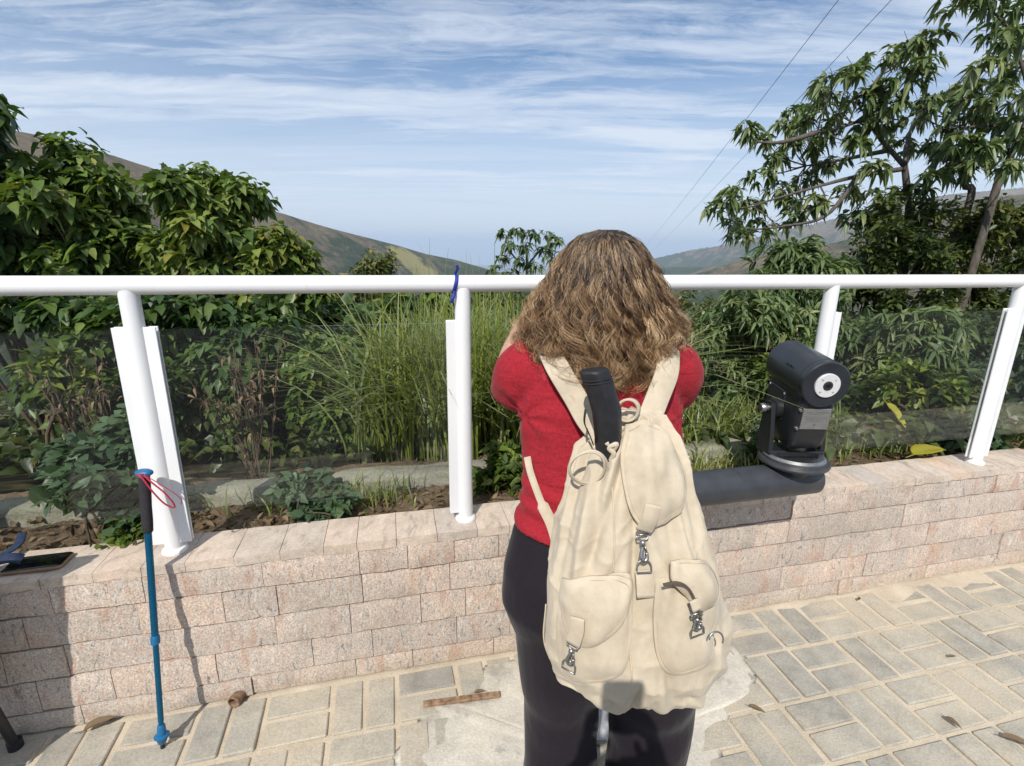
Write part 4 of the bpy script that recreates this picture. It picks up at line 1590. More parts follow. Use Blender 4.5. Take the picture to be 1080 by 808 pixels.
def patch(name, outline, thick, bulge, parent, mat='canvas', n=22, edge=.004, lift=.004, inv=False):
    """cloth piece that follows the front of the bag; outline = list of (x,z)"""
    pts = bez([(x, z, 0) for x, z in outline + outline[:1]], 8)[:-1]
    c = sum((p for p in pts), Vector()) / len(pts)
    m = MB()
    rings = []
    rad = [1, 1, .985, .93, .85, .76, .66, .54, .42, .28, .15, .04]
    hts = [-.003, thick * .6, thick, thick * 1.0, thick + bulge * .25, thick + bulge * .45, thick + bulge * .64, thick + bulge * .8, thick + bulge * .9, thick + bulge * .97, thick + bulge, thick + bulge]
    for r, h in zip(rad, hts):
        rr = []
        for p in pts:
            q = c + (p - c) * r
            wob = .0035 * noise.noise((q.x * 30, q.y * 22, 3)) + .006 * noise.noise((q.x * 15, q.y * 10, 6)) + .004 * math.sin(q.x * 150 + 5 * noise.noise((q.x * 8, q.y * 8, 2))) * max(0, min(1, (q.y - c.y) * 22))
            rr.append(on_bag(q.x, q.y, h + lift + wob * (1 if r < .95 else .3))[0])
        rings.append(rr)
    m.loft(rings)
    o = m.build(name, MAT[mat], parent)
    # stitched edge
    s = MB()
    line = [on_bag((c + (p - c) * .90).x, (c + (p - c) * .90).y, thick + bulge * .12 + lift + .0008)[0] for p in pts]
    s.tube(line + line[:1], .0006, 5, cap=False)
    s.build('stitching', MAT['stitch'], o)
    return o


MAT['stitch'] = simple('thread', (.55, .45, .32), .9)


def px(u, v):
    """front-of-bag x,z of a photographed detail (intersects the sight line with the bag front)"""
    y = .84
    for _ in range(12):
        p = at(u, v, y)
        z = min(1.16, max(BAG[0][0] + .004, p.z))
        th = th_of(p.x, z)
        cx, hw, cy, df, db = interp(BAG, z)
        s_ = min(.97, abs((p.x - cx) / hw))
        y = cy - df * (1 - s_ ** 2.2) ** .45
    return (p.x, p.z)


PX = lambda L: [px(u, v) for u, v in L]

# lid flap right of the gather
lid = patch('lid_flap', PX([(657, 447), (680, 446), (700, 462), (714, 494), (718, 522), (706, 545), (688, 554), (672, 553), (660, 528), (654, 486)]), .005, .020, bag, lift=.008)
# pocket with its flap, lower left
pk = patch('side_pocket', PX([(596, 612), (630, 608), (664, 606), (667, 650), (662, 694), (648, 712), (618, 716), (594, 706), (589, 660)]), .003, .011, bag, lift=.002)
pf = patch('pocket_flap', PX([(600, 606), (632, 604), (663, 609), (661, 640), (645, 664), (620, 676), (603, 660), (597, 632)]), .004, .012, bag, lift=.018)
# pocket lower right, its flap lifting
pk2 = patch('side_pocket', PX([(690, 608), (716, 602), (744, 608), (754, 650), (748, 692), (728, 706), (704, 708), (692, 690), (688, 650)]), .003, .013, bag, lift=.002)
pf2 = patch('pocket_flap', PX([(700, 588), (728, 586), (743, 606), (742, 628), (728, 640), (714, 622), (700, 606)]), .004, .014, bag, lift=.024)
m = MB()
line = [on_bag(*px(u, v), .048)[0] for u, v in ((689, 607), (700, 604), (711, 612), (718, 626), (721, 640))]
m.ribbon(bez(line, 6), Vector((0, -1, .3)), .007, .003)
m.build('pocket_gap_shade', MAT['dark'], bag)  # dark strip that paints the shade in the gap under the lifted flap

# seams down the sack
for uv in ([(664, 690), (666, 710), (665, 740)], [(640, 480), (646, 520), (648, 570), (646, 605)], [(578, 640), (576, 680), (584, 712)]):
    m = MB(); m.tube(bez([on_bag(*px(u, v), .0015)[0] for u, v in uv], 8), .0016, 6); m.build('seam', MAT['stitch'], sack)


def clip(u0, v0, u1, v1, dl, off):
    """webbing tab above, snap hook, D ring and lower tab"""
    p0, n0 = on_bag(*px(u0, v0), off)
    p1, n1 = on_bag(*px(u1, v1), off * .6 + .006)
    d = (p1 - p0).normalized(); L = (p1 - p0).length
    nn = n0; sd = d.cross(nn).normalized()
    m = MB()
    # swivel bar
    m.tube([p0 - sd * .011, p0 + sd * .011], .0022, 8)
    m.tube([p0 - sd * .011, p0 - sd * .010 + d * .008, p0 + d * .011, p0 + sd * .010 + d * .008, p0 + sd * .011], .0017, 8)
    m.lathe(p0 + d * .010, d, [(.0035, 0), (.0055, .003), (.0055, .008), (.004, .012)], 12)
    # hook body
    h = [p0 + d * .02, p0 + d * (.02 + (L - .02) * .45) + sd * .003, p0 + d * (L * .86) + sd * .004, p0 + d * L, p0 + d * (L * .92) - sd * .006, p0 + d * (L * .68) - sd * .0065]
    m.tube(bez(h, 6), [.0032 + .0016 * math.sin(PI * k / 30) for k in range(31)], 10)
    m.tube([p0 + d * (L * .68) - sd * .0065, p0 + d * (L * .42) - sd * .004], .0018, 8)
    hk = m.build('snap_hook', MAT['steel'], bag)
    m = MB()
    # D ring
    c = p1 + d * .004
    R = .0135
    arc = [c + d * (.0 + R) + sd * (R * math.sin(t)) - d * (R * math.cos(t)) for t in np.linspace(-PI * .62, PI * .62, 20)]
    arc = [c + d * dl - d * R * .2 + sd * R * math.sin(t) - d * R * math.cos(t) for t in np.linspace(-PI / 2, PI / 2, 16)]
    bar0 = arc[0] + d * .010; bar1 = arc[-1] + d * .010
    m.tube([bar0] + arc + [bar1, bar0], .0017, 8, cap=False)
    m.build('d_ring', MAT['steel'], bag)
    return p0, d, sd, nn


def tab(pts, width, off=.004, name='webbing_tab'):
    m = MB()
    L = [on_bag(*px(u, v), o_) for (u, v, o_) in pts]
    q = bez([p for p, n in L], 5)
    n = L[0][1]
    t = (q[-1] - q[0]).normalized()
    m.ribbon(q, t.cross(n), width, .0045)
    return m.build(name, MAT['canvas'], bag)


# lid: tab, hook, ring and lower tab
tab([(680, 529, .045), (678, 545, .036), (675, 558, .022)], .030)
clip(674, 562, 676, 589, .010, .020)
tab([(678, 600, .006), (679, 612, .006), (680, 629, .005)], .034)
# left pocket
tab([(617, 641, .044), (616, 655, .042), (612, 669, .036)], .028)
clip(611, 671, 607, 690, .006, .030)
# right pocket
tab([(714, 620, .052), (717, 630, .050)], .018)
clip(718, 634, 722, 652, .006, .046)
m = MB()
R = .014
c, n = on_bag(*px(735, 662), .045)
sd = Vector((1, .2, 0)).normalized(); up = n.cross(sd).normalized()
m.tube([c + (sd * math.cos(t) + up * math.sin(t)) * R for t in np.linspace(-.6, 3.0, 18)], .0017, 8)
m.build('d_ring', MAT['steel'], bag)

# gathered neck with the drawstring coil, left
co_c, n = on_bag(*px(627, 496), .026)
sd = Vector((1, 0, 0)); up = Vector((0, -.25, 1)).normalized()
for R, ph, tl in ((.037, 0, .0), (.034, .9, .005)):
    m = MB()
    m.tube([co_c + sd * (R * 1.0 * math.cos(t)) + up * (R * 1.12 * math.sin(t)) + n * (tl + .004 * math.sin(2 * t + ph)) for t in np.linspace(0, 2 * PI, 40)], .0026, 8, cap=False)
    m.build('drawstring', MAT['canvas'], bag)
m = MB()
kn = on_bag(*px(646, 476), .020)[0]
m.tube(bez([kn + Vector((.0, 0, -.03)), kn + Vector((.004, -.006, -.012)), kn + Vector((-.006, -.004, .0)), kn + Vector((.008, -.006, .008)), kn + Vector((.002, .0, -.006)), kn + Vector((-.012, -.004, .012))], 6), .0055, 8)
m.build('drawstring_knot', MAT['canvas'], bag)
# carrying loop at the top
m = MB()
lc = at(662, 432, .985)
th_ = np.linspace(-.35, 2 * PI - .9, 30)
pts_ = [lc + Vector((.021 * math.cos(t + PI * 1.2), -.006 * math.sin(t * .5), .023 * math.sin(t + PI * 1.2))) for t in th_]
m.ribbon(pts_, Vector((.45, 1, -.25)), .022, .005)
m.build('carry_loop', MAT['canvas'], bag)

# shoulder straps and the strap round the left side
def strap(pts, width, name='shoulder_strap'):
    q = bez(pts, 8)
    m = MB()
    side = []
    for i in range(len(q)):
        t = (q[min(i + 1, len(q) - 1)] - q[max(i - 1, 0)]).normalized()
        side.append(t.cross(Vector((0, -1, .35))).normalized())
    m.ribbon(q, side, width, .006)
    return m.build(name, MAT['canvas'], bag)


strap([at(560, 352, 1.25), at(574, 362, 1.16), at(588, 388, 1.068), at(606, 418, 1.046), at(624, 448, 1.02), at(648, 466, .985)], .050)
strap([at(700, 345, 1.25), at(705, 364, 1.15), at(704, 390, 1.062), at(694, 418, 1.040), at(682, 446, 1.02), at(668, 462, .99)], .050)
strap([at(556, 482, 1.075), at(560, 500, 1.055), at(571, 530, 1.03), at(583, 556, 1.005), at(592, 590, .975)], [.016] * 17 + [.026] * 16, 'lower_strap')
strap([at(722, 480, 1.09), at(719, 505, 1.06), at(716, 540, 1.02)], .022, 'lower_strap')

# ------------------------------------------------------------------ folded umbrella pushed into the neck of the bag
um = empty('folded_umbrella', at(640, 476, .955), 'folded black umbrella sticking up out of the neck of the cream backpack', 'umbrella')
t0, t1 = at(626, 390, .95), at(640, 478, .945)
d = (t1 - t0)
m = MB()
rings = []
prof = [(-.004, .014), (0, .0265), (.03, .028), (.10, .028), (.14, .0282), (.5, .0285), (.75, .027), (.88, .025), (.95, .022), (1.03, .018), (1.15, .013)]
sx = Vector((1, 0, .15)).normalized(); sy = d.normalized().cross(sx)
for (t, r) in prof:
    rr = []
    for k in range(32):
        th = 2 * PI * k / 32
        q = r * (1 + .05 * math.sin(th * 5 + t * 4) + .06 * noise.noise((th * 2, t * 4, 1)) * (1 if t > .14 else .2))
        c_ = t0 + d * t + sx * (.012 * math.sin(t * 3))
        rr.append(c_ + sx * q * math.cos(th) * 1.0 + sy * q * .8 * math.sin(th))
    rings.append(rr)
m.loft(rings)
m.build('canopy', MAT['umb'], um)
m = MB()
for t in (.10, .135):
    m.tube([t0 + d * t + sx * (.012 * math.sin(t * 3)) + sx * .0288 * math.cos(th) + sy * .0233 * math.sin(th) for th in np.linspace(0, 2 * PI, 28)], .0013, 6, cap=False)
m.build('handle_seam', MAT['foam'], um)
m = MB()
q0 = t0 + d * .45 - sx * .028 - sy * -.0
m.ribbon(bez([q0, q0 + d * .15 - sx * .006, q0 + d * .30 + sx * .0, q0 + d * .42 + sx * .004], 5), sy, .012, .0025)
m.build('closing_band', MAT['umb'], um)

# ================================================================== SMALL THINGS
# trekking pole leaning against the railing
tip, hd = Vector((-1.058, 1.208, .006)), Vector((-1.066, 1.352, .862))
d = hd - tip; L = d.length; dn = d.normalized()
tp = empty('trekking_pole', tip, 'blue telescopic trekking pole with a black foam grip leaning on the stone wall', 'trekking pole')
P_ = lambda t: tip + dn * (t * L)
m = MB(); m.tube([P_(.10), P_(.405)], .0078, 16); m.tube([P_(.03), P_(.10)], .0066, 14)
m.build('lower_shaft', MAT['blue_pole'], tp, sharp=50)
m = MB(); m.tube([P_(.40), P_(.79)], .0095, 16); m.build('upper_shaft', MAT['blue_pole'], tp, sharp=50)
m = MB(); m.lathe(P_(.40), dn, [(.0085, -.012), (.0118, -.010), (.0125, .0), (.0118, .012), (.0100, .016)], 18); m.build('lock_collar', MAT['blue_plastic'], tp, sharp=40)
m = MB(); m.lathe(P_(.025), dn, [(.006, -.01), (.011, -.004), (.016, .012), (.021, .016), (.021, .02), (.012, .024), (.011, .05), (.0085, .055)], 20); m.build('basket', MAT['blue_plastic'], tp, sharp=40)
m = MB(); m.lathe(P_(0), dn, [(.003, -.004), (.006, .0), (.0062, .03)], 12); m.build('tip', MAT['foam'], tp, sharp=40)
m = MB(); m.lathe(P_(.79), dn, [(.011, -.004), (.0135, .0), (.0145, .03), (.0138, .075), (.0150, .12), (.0145, .165)], 20); m.build('grip', MAT['foam'], tp, sharp=50)
m = MB(); m.ball(P_(.992), (.026, .017, .0115), 20, 10); m.lathe(P_(.975), dn, [(.014, -.004), (.015, .012)], 16); m.build('knob', MAT['blue_plastic'], tp)
m = MB()
k0 = P_(.985)
loop = bez([k0 + Vector((.010, -.014, .006)), k0 + Vector((.03, -.016, -.016)), k0 + Vector((.058, -.012, -.05)), k0 + Vector((.074, -.004, -.09)), k0 + Vector((.068, .0, -.105)), k0 + Vector((.05, -.01, -.085)), k0 + Vector((.03, -.018, -.045)), k0 + Vector((.006, -.018, .0)), k0 + Vector((-.012, -.012, .006)), k0 + Vector((.010, -.016, .010))], 7)
m.tube(loop, .0024, 7)
m.tube(bez([k0 + Vector((.012, -.012, .004)), k0 + Vector((.06, -.012, -.03)), k0 + Vector((.088, .006, -.075)), k0 + Vector((.085, .012, -.10))], 7), .0012, 6)
m.build('wrist_cord', MAT['red_cord'], tp)

# phone lying on the wall
ph = empty('phone', at(70, 578, 1.42), 'dark phone in a tan case lying flat on the wall at the left', 'phone')
pc = W(-1.462, .062, WALL_H + .0085)
ex = (EA + EN * .02).normalized(); ey = Vector((-ex.y, ex.x, 0)); ez = Vector((0, 0, 1))


def rslab(m, c, hx, hy, z0, z1, r, ex, ey, ez):
    pts = []
    for cx, cy, a0 in ((hx - r, hy - r, 0), (-hx + r, hy - r, PI / 2), (-hx + r, -hy + r, PI), (hx - r, -hy + r, 1.5 * PI)):
        for k in range(6):
            t = a0 + PI / 2 * k / 5
            pts.append((cx + r * math.cos(t), cy + r * math.sin(t)))
    m.loft([[c + ex * x * s + ey * y * s + ez * z for x, y in pts] for s, z in ((.97, z0), (1, z0 + (z1 - z0) * .2), (1, z1 - (z1 - z0) * .2), (.975, z1))])


m = MB(); rslab(m, pc, .079, .040, -.0055, .004, .011, ex, ey, ez); m.build('case', MAT['phone_case'], ph, sharp=50)
m = MB(); rslab(m, pc, .0765, .0375, .0035, .0065, .010, ex, ey, ez); m.build('screen', MAT['phone_black'], ph, sharp=50)

# navy strap slung over the wall
st = MB()
Lp = [W(-1.58, .21, .585), W(-1.565, .15, .572), W(-1.60, .08, .566), W(-1.655, .01, .564), W(-1.70, -.02, .555), W(-1.72, -.034, .52)]
st.ribbon(bez(Lp, 8), EA, .024, .005)
Lp = [W(-1.72, -.03, .532), W(-1.68, -.02, .556), W(-1.62, .02, .574), W(-1.56, .045, .585), W(-1.52, .06, .584), W(-1.50, .065, .572)]
st.ribbon(bez(Lp, 8), EN + Vector((0, 0, .4)), .034, .006)
st.bbox(W(-1.625, .045, .570), (.022, .03, .008), .004, (EA, EN, Vector((0, 0, 1))))
o = st.build('shoulder_strap', MAT['navy'], sharp=50)
tag(o, 'navy webbing strap with a buckle draped over the left end of the wall', 'strap')

# folding board stand at the foot of the wall, cut off by the left edge
fs = empty('board_stand', (-1.75, 1.0, 0), 'black folding board stand at the foot of the wall, mostly cut off at the left', 'stand')
sdv = Vector((-.62, -.16, 0))
fr_t, fr_b, rr_b = Vector((-1.405, 1.00, .93)), Vector((-1.58, .80, 0)), Vector((-1.505, 1.205, 0))
for nm, foot in (('front_frame', fr_b), ('rear_frame', rr_b)):
    m = MB()
    tp_ = fr_t + (Vector((0, -.012, 0)) if nm == 'front_frame' else Vector((0, .012, 0)))
    m.tube([foot, tp_, tp_ + sdv, foot + sdv], .013, 14)
    m.tube([foot.lerp(tp_, .28), (foot + sdv).lerp(tp_ + sdv, .28)], .011, 12)
    f = m.build(nm, MAT['black_metal'], fs, sharp=50)
    for q in (foot, foot + sdv):
        m = MB(); m.lathe(q, (0, 0, 1), [(.019, .0), (.019, .03), (.014, .034)], 16); m.build('foot', MAT['foam'], f, sharp=50)
    a, b_ = foot.lerp(tp_, .29), tp_
    m = MB()
    ex_ = sdv.normalized(); ez_ = (b_ - a).normalized(); ey_ = ez_.cross(ex_).normalized()
    cc_ = (a + b_) / 2 + sdv / 2
    m.bbox(cc_, (sdv.length / 2 - .01, .003, (b_ - a).length / 2 - .01), .001, (ex_, ey_, ez_))
    m.build('panel', MAT['board'] if 'board' in MAT else MAT.setdefault('board', simple('grey_board', (.12, .12, .125), .6)), f, smooth=False)

# short drain stub sticking out at the foot of the wall
m = MB()
m.lathe(W(-.955, -.045, .018), -EN + Vector((-.35, 0, 0)), [(.018, -.05), (.021, -.01), (.022, .0), (.018, .002), (.016, -.02)], 20)
o = m.build('drain_stub', MAT['rust'], sharp=40)
tag(o, 'small rusty drain stub poking out at the foot of the wall', 'drain pipe')

# two cables across the sky
for (p0, p1, lab) in (((872, 0, 20), (680, 258, 150), 'thin overhead cable, left one of the pair sloping down across the sky'), ((925, 0, 20), (688, 262, 150), 'thin overhead cable, right one of the pair sloping down across the sky')):
    A_, B_ = at(*p0), at(*p1)
    D_ = A_ - B_
    pts = [B_ - D_ * .3 + D_ * (t * 1.6) - Vector((0, 0, .9 * 4 * t * (1 - t))) for t in np.linspace(0, 1, 40)]
    m = MB(); m.tube(pts, .011, 6)
    o = m.build('overhead_cable', MAT['cord']); tag(o, lab, 'cable', 'overhead cables')

# the phone held up behind the viewpoint
p2 = empty('phone', (.012, -.012, 1.36), 'upright phone held by the person behind the viewpoint', 'phone')
m = MB(); rslab(m, Vector((.010, -.0145, 1.443)), .040, .078, -.0045, .0035, .011, X, Vector((0, 0, 1)), Vector((0, -1, 0))); m.build('case', MAT['phone_case'], p2, sharp=50)
m = MB(); rslab(m, Vector((.010, -.0145, 1.443)), .0375, .0755, .003, .006, .010, X, Vector((0, 0, 1)), Vector((0, -1, 0))); m.build('screen', MAT['phone_black'], p2, sharp=50)

# ================================================================== PLANTS
PR = np.random.default_rng(77)


def unit(v):
    return v / (np.linalg.norm(v, axis=-1, keepdims=True) + 1e-9)


class Leaves:
    """many separate leaf blades gathered into one crown mesh"""
    ROW = np.array([0, .28, .62, 1.0])

    def __init__(s): s.V, s.T = [], []

    def add(s, base, axis, L, asp, droop, tint, fold=.35, prof=(.10, 1.0, .78, .04)):
        n = len(base)
        axis = unit(axis)
        upv = np.array([0, 0, 1.0]) + PR.normal(0, .35, (n, 3))
        side = unit(np.cross(axis, upv))
        nor = unit(np.cross(side, axis))
        L = np.broadcast_to(np.asarray(L, float), (n,))
        V = np.empty((n, 4, 3, 3))
        for r, (t, w) in enumerate(zip(s.ROW, prof)):
            c = base + axis * (L * t)[:, None] + np.array([0, 0, -1.0]) * (L * droop * t * t)[:, None]
            hw = (L * asp * .5 * w)[:, None]
            V[:, r, 0] = c - side * hw + nor * hw * fold
            V[:, r, 1] = c
            V[:, r, 2] = c + side * hw + nor * hw * fold
        s.V.append(V.reshape(-1, 3))
        s.T.append(np.repeat(np.clip(tint, 0, 1), 12))

    def build(s, name, mat, parent):
        V = np.concatenate(s.V); T = np.concatenate(s.T)
        n = len(V) // 12
        q = np.array([(r * 3 + c, r * 3 + c + 1, r * 3 + c + 4, r * 3 + c + 3) for r in range(3) for c in range(2)])
        Fq = (q[None] + (np.arange(n) * 12)[:, None, None]).reshape(-1, 4)
        return np_mesh(name, V, Fq, {'tint': T}, mat, parent, True)


def twigs(c, r, n, updir=.35, shell=.35):
    d = unit(PR.normal(size=(n, 3)))
    rad = (shell + (1 - shell) * PR.random((n, 1)) ** .6)
    pos = np.asarray(c) + d * rad * np.asarray(r)
    dr = unit(d + np.array([0, 0, updir]) + PR.normal(0, .35, (n, 3)))
    return pos, dr


def leafy(lv, pos, dr, K, L, asp, tw, spread, grav, droop, tone, whorl=False, tsd=.16, fold=.35):
    n = len(pos)
    a = unit(np.cross(dr, np.array([.3, .5, .81]))); b = np.cross(dr, a)
    tt = tone + PR.normal(0, .10, n)
    for k in range(K):
        keep = PR.random(n) < .9
        az = k * 2.39996 + PR.random(n) * .9 if not whorl else 2 * PI * k / K + PR.normal(0, .25, n)
        s = 0 if whorl else k / K
        base = pos - dr * (tw * s * (1 + PR.normal(0, .1, (n, 1))))
        sp = spread + PR.normal(0, .15, n)
        ax = dr * np.cos(sp)[:, None] + (a * np.cos(az)[:, None] + b * np.sin(az)[:, None]) * np.sin(sp)[:, None]
        ax = ax + np.array([0, 0, -grav]) + PR.normal(0, .10, (n, 3))
        LL = L * (1 + PR.normal(0, .2, n)).clip(.45, 1.5)
        lv.add(base[keep], ax[keep], LL[keep], asp, droop * (1 + PR.normal(0, .3, keep.sum())), (tt + PR.normal(0, tsd, n))[keep], fold)


def lumps_in(C, R, n, zmin=None, seed=None):
    out_ = []
    while len(out_) < n:
        d = PR.normal(size=3); d /= np.linalg.norm(d)
        p = np.array(C) + d * np.array(R) * (.45 + .55 * PR.random())
        if zmin is not None and p[2] < zmin: continue
        out_.append(p)
    return out_


def stems_mesh(base, targets, r0, name, mat, parent, wob=.06, n=7):
    m = MB()
    base = Vector(base)
    for t in targets:
        t = Vector([float(q) for q in t])
        b = base + Vector((random.uniform(-.06, .06), random.uniform(-.06, .06), 0))
        k1 = b.lerp(t, .35) + Vector((random.uniform(-wob, wob), random.uniform(-wob, wob), wob * .8))
        k2 = b.lerp(t, .7) + Vector((random.uniform(-wob, wob), random.uniform(-wob, wob), wob * .5))
        q = bez([b, k1, k2, t], 4)
        m.tube(q, list(np.linspace(r0, r0 * .3, len(q))), n)
    return m.build(name, mat, parent)


def bush(name, label, base, C, R, nl, per, lr, kind, mat, cat='shrub', group=None, tone=.45, zmin=None, stems=.012, L=None, extra=None):
    t = empty(name, base, label, cat, group)
    lv = Leaves()
    cs = lumps_in(C, R, nl, zmin)
    if extra: cs += [np.array(e) for e in extra]
    for c in cs:
        tn = tone + PR.normal(0, .10)
        rr = lr * (.75 + .5 * PR.random())
        pos, dr = twigs(c, (rr, rr, rr * .85), per)
        if kind == 'broad':
            leafy(lv, pos, dr, 6, L or .072, .62, .10, 1.05, .35, .30, tn)
        elif kind == 'whorl':
            leafy(lv, pos, dr, 8, L or .15, .27, 0, 1.15, .25, .45, tn, True)
        elif kind == 'small':
            leafy(lv, pos, dr, 7, L or .05, .5, .12, .95, .15, .15, tn)
        elif kind == 'lobed':
            leafy(lv, pos, dr, 8, L or .045, .6, .10, 1.0, .10, .2, tn, fold=.1)
    lv.build('foliage', MAT[mat], t)
    stems_mesh(base, cs[::2] if len(cs) > 8 else cs, stems, 'stem', MAT['twig'], t)
    return t


def G(x, y): return (x, y, terr(x, y) - .02)


G1 = 'broad leaved shrubs beyond the railing at the left'
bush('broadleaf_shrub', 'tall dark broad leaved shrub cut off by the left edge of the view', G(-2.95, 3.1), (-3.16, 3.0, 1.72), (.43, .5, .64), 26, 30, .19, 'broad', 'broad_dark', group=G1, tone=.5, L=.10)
bush('broadleaf_shrub', 'bushy broad leaved shrub with a pointed top left of the gap showing the hill', G(-2.5, 3.4), (-2.72, 3.35, 1.47), (.32, .5, .60), 38, 44, .145, 'broad', 'broad', group=G1, tone=.48)
bush('broadleaf_shrub', 'sunlit broad leaved shrub right of the gap showing the brown hill', G(-1.9, 3.5), (-1.89, 3.4, 1.60), (.22, .45, .54), 32, 44, .135, 'broad', 'broad', group=G1, tone=.6)
bush('broadleaf_shrub', 'low broad leaved shrub filling the dip between the two taller leafy humps at the left', G(-2.3, 3.5), (-2.3, 3.45, 1.28), (.22, .4, .40), 18, 40, .13, 'broad', 'broad', group=G1, tone=.5)
bush('broadleaf_shrub', 'lower yellow green broad leaved shrub at the right end of the left thicket', G(-1.55, 3.4), (-1.52, 3.35, 1.31), (.24, .4, .42), 24, 42, .13, 'broad', 'broad', group=G1, tone=.68)
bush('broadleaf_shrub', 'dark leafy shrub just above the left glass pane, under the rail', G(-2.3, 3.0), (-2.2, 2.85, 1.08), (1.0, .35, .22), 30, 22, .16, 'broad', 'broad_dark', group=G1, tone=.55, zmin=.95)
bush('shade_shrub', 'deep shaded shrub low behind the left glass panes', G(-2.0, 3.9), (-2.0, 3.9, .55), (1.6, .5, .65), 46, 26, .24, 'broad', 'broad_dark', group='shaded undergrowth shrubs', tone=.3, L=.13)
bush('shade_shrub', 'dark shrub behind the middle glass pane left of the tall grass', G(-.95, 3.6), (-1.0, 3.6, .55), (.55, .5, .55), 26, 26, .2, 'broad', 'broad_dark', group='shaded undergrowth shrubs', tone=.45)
bush('hedge_bush', 'leafy green bush just under the rail left of the tall grass', G(-.95, 4.2), (-.95, 4.3, .82), (.55, .4, .40), 26, 24, .17, 'broad', 'broad', group='bushes below the middle of the rail', tone=.55, L=.09)
bush('hedge_bush', 'rounded yellowish bush rising above the rail left of the middle post', G(-1.5, 5.6), (-1.5, 5.6, .95), (.42, .4, .45), 26, 30, .15, 'small', 'small', group='bushes below the middle of the rail', tone=.66, L=.06)
bush('hedge_bush', 'dense dark green bush behind the tall grass and the middle post', G(-.1, 5.2), (-.15, 5.2, .62), (.8, .5, .55), 40, 30, .18, 'small', 'small', group='bushes below the middle of the rail', tone=.45, L=.06)
bush('hedge_bush', 'olive bush beyond the woman, right of her hair below the rail', G(1.5, 5.4), (1.55, 5.4, .65), (.75, .5, .5), 36, 30, .18, 'small', 'small', group='bushes below the middle of the rail', tone=.6, L=.06)
bush('hedge_bush', 'low green bush beyond the opening in the railing', G(.9, 3.6), (.9, 3.6, .35), (.7, .4, .35), 26, 26, .16, 'small', 'small', group='bushes below the middle of the rail', tone=.55, L=.06)

G2 = 'drooping leaved shrubs right of the woman'
bush('drooping_leaf_shrub', 'shrub of drooping finger like leaves right beside the woman and left of the telescope', G(1.6, 3.2), (1.52, 3.2, .92), (.42, .36, .36), 34, 24, .13, 'whorl', 'whorl', group=G2, tone=.6, L=.068)
bush('drooping_leaf_shrub', 'pale drooping leaf shrub rising above the rail left of the dark hedge', G(2.5, 4.3), (2.42, 4.25, 1.36), (.36, .35, .20), 20, 18, .15, 'whorl', 'whorl_pale', group=G2, tone=.65, L=.095)
bush('drooping_leaf_shrub', 'drooping leaf shrub just below the rail above the telescope', G(2.2, 3.8), (2.1, 3.8, 1.0), (.5, .4, .32), 32, 22, .15, 'whorl', 'whorl', group=G2, tone=.5, L=.078)
bush('drooping_leaf_shrub', 'drooping leaf shrub behind the right glass pane near its top', G(2.55, 3.2), (2.5, 3.15, .98), (.34, .3, .22), 16, 18, .13, 'whorl', 'whorl', group=G2, tone=.6, L=.085)

G3 = 'dark hedge bushes at the right'
bush('dark_bush', 'tall dark bush under the open crowned tree, left part of the hedge', G(3.5, 5.0), (3.6, 5.0, 1.28), (.55, .5, .74), 52, 34, .17, 'small', 'small', group=G3, tone=.36, L=.065)
bush('dark_bush', 'olive brown bush at the foot of the leaning trunk, right part of the hedge', G(4.6, 4.9), (4.65, 4.9, 1.34), (.65, .5, .74), 56, 34, .17, 'small', 'small', group=G3, tone=.62, L=.065)
bush('dark_bush', 'shaded dense bush filling the lower right behind the glass pane', G(3.6, 4.0), (3.5, 3.95, .55), (.95, .4, .6), 56, 34, .17, 'small', 'small', group=G3, tone=.33, L=.06)
bush('dark_bush', 'bush behind the telescope in the gap between drooping shrubs', G(2.4, 4.9), (2.5, 4.9, .65), (.7, .4, .65), 44, 32, .18, 'small', 'small', group=G3, tone=.42, L=.065)
bush('dark_bush', 'dark bush at the far right edge beside the last white post', G(3.35, 3.1), (3.3, 3.05, .62), (.38, .3, .36), 26, 30, .14, 'small', 'weed', group=G3, tone=.3, L=.05)
bush('lime_shrub', 'small yellow green shrub behind the right glass pane', G(2.3, 2.75), (2.25, 2.78, .78), (.33, .16, .13), 15, 10, .09, 'small', 'lime', tone=.5, L=.06)
bush('lime_shrub', 'bright green leafy sprig low behind the glass at the left edge', G(-2.0, 2.2), (-1.92, 2.15, .98), (.16, .1, .07), 6, 9, .07, 'small', 'lime', tone=.4, L=.07)

G5 = 'sunlit shrubs close behind the glass panes'
bush('leafy_shrub', 'sunlit leafy shrub behind the pane between the two left posts, near its middle', G(-.95, 2.75), (-.98, 2.72, .74), (.26, .22, .34), 22, 30, .13, 'broad', 'broad', group=G5, tone=.5, L=.055)
bush('leafy_shrub', 'fresh green shrub behind the glass just left of the tall grass', G(-.58, 2.75), (-.62, 2.7, .62), (.24, .2, .28), 18, 30, .13, 'small', 'broad', group=G5, tone=.6, L=.055)
bush('leafy_shrub', 'leafy shrub behind the dried weed at the leftmost post', G(-1.45, 2.7), (-1.42, 2.7, .78), (.28, .22, .34), 22, 28, .13, 'broad', 'broad_dark', group=G5, tone=.6, L=.055)
bush('leafy_shrub', 'tangled green shrub behind the pane at the left edge of the view', G(-2.1, 2.7), (-2.1, 2.65, .80), (.42, .25, .34), 28, 28, .14, 'broad', 'broad', group=G5, tone=.4, L=.06)
bush('leafy_shrub', 'small leaved green shrub behind the grass right of the middle post', G(.28, 2.9), (.30, 2.9, .70), (.30, .2, .34), 22, 30, .13, 'small', 'lime', group=G5, tone=.2, L=.05)
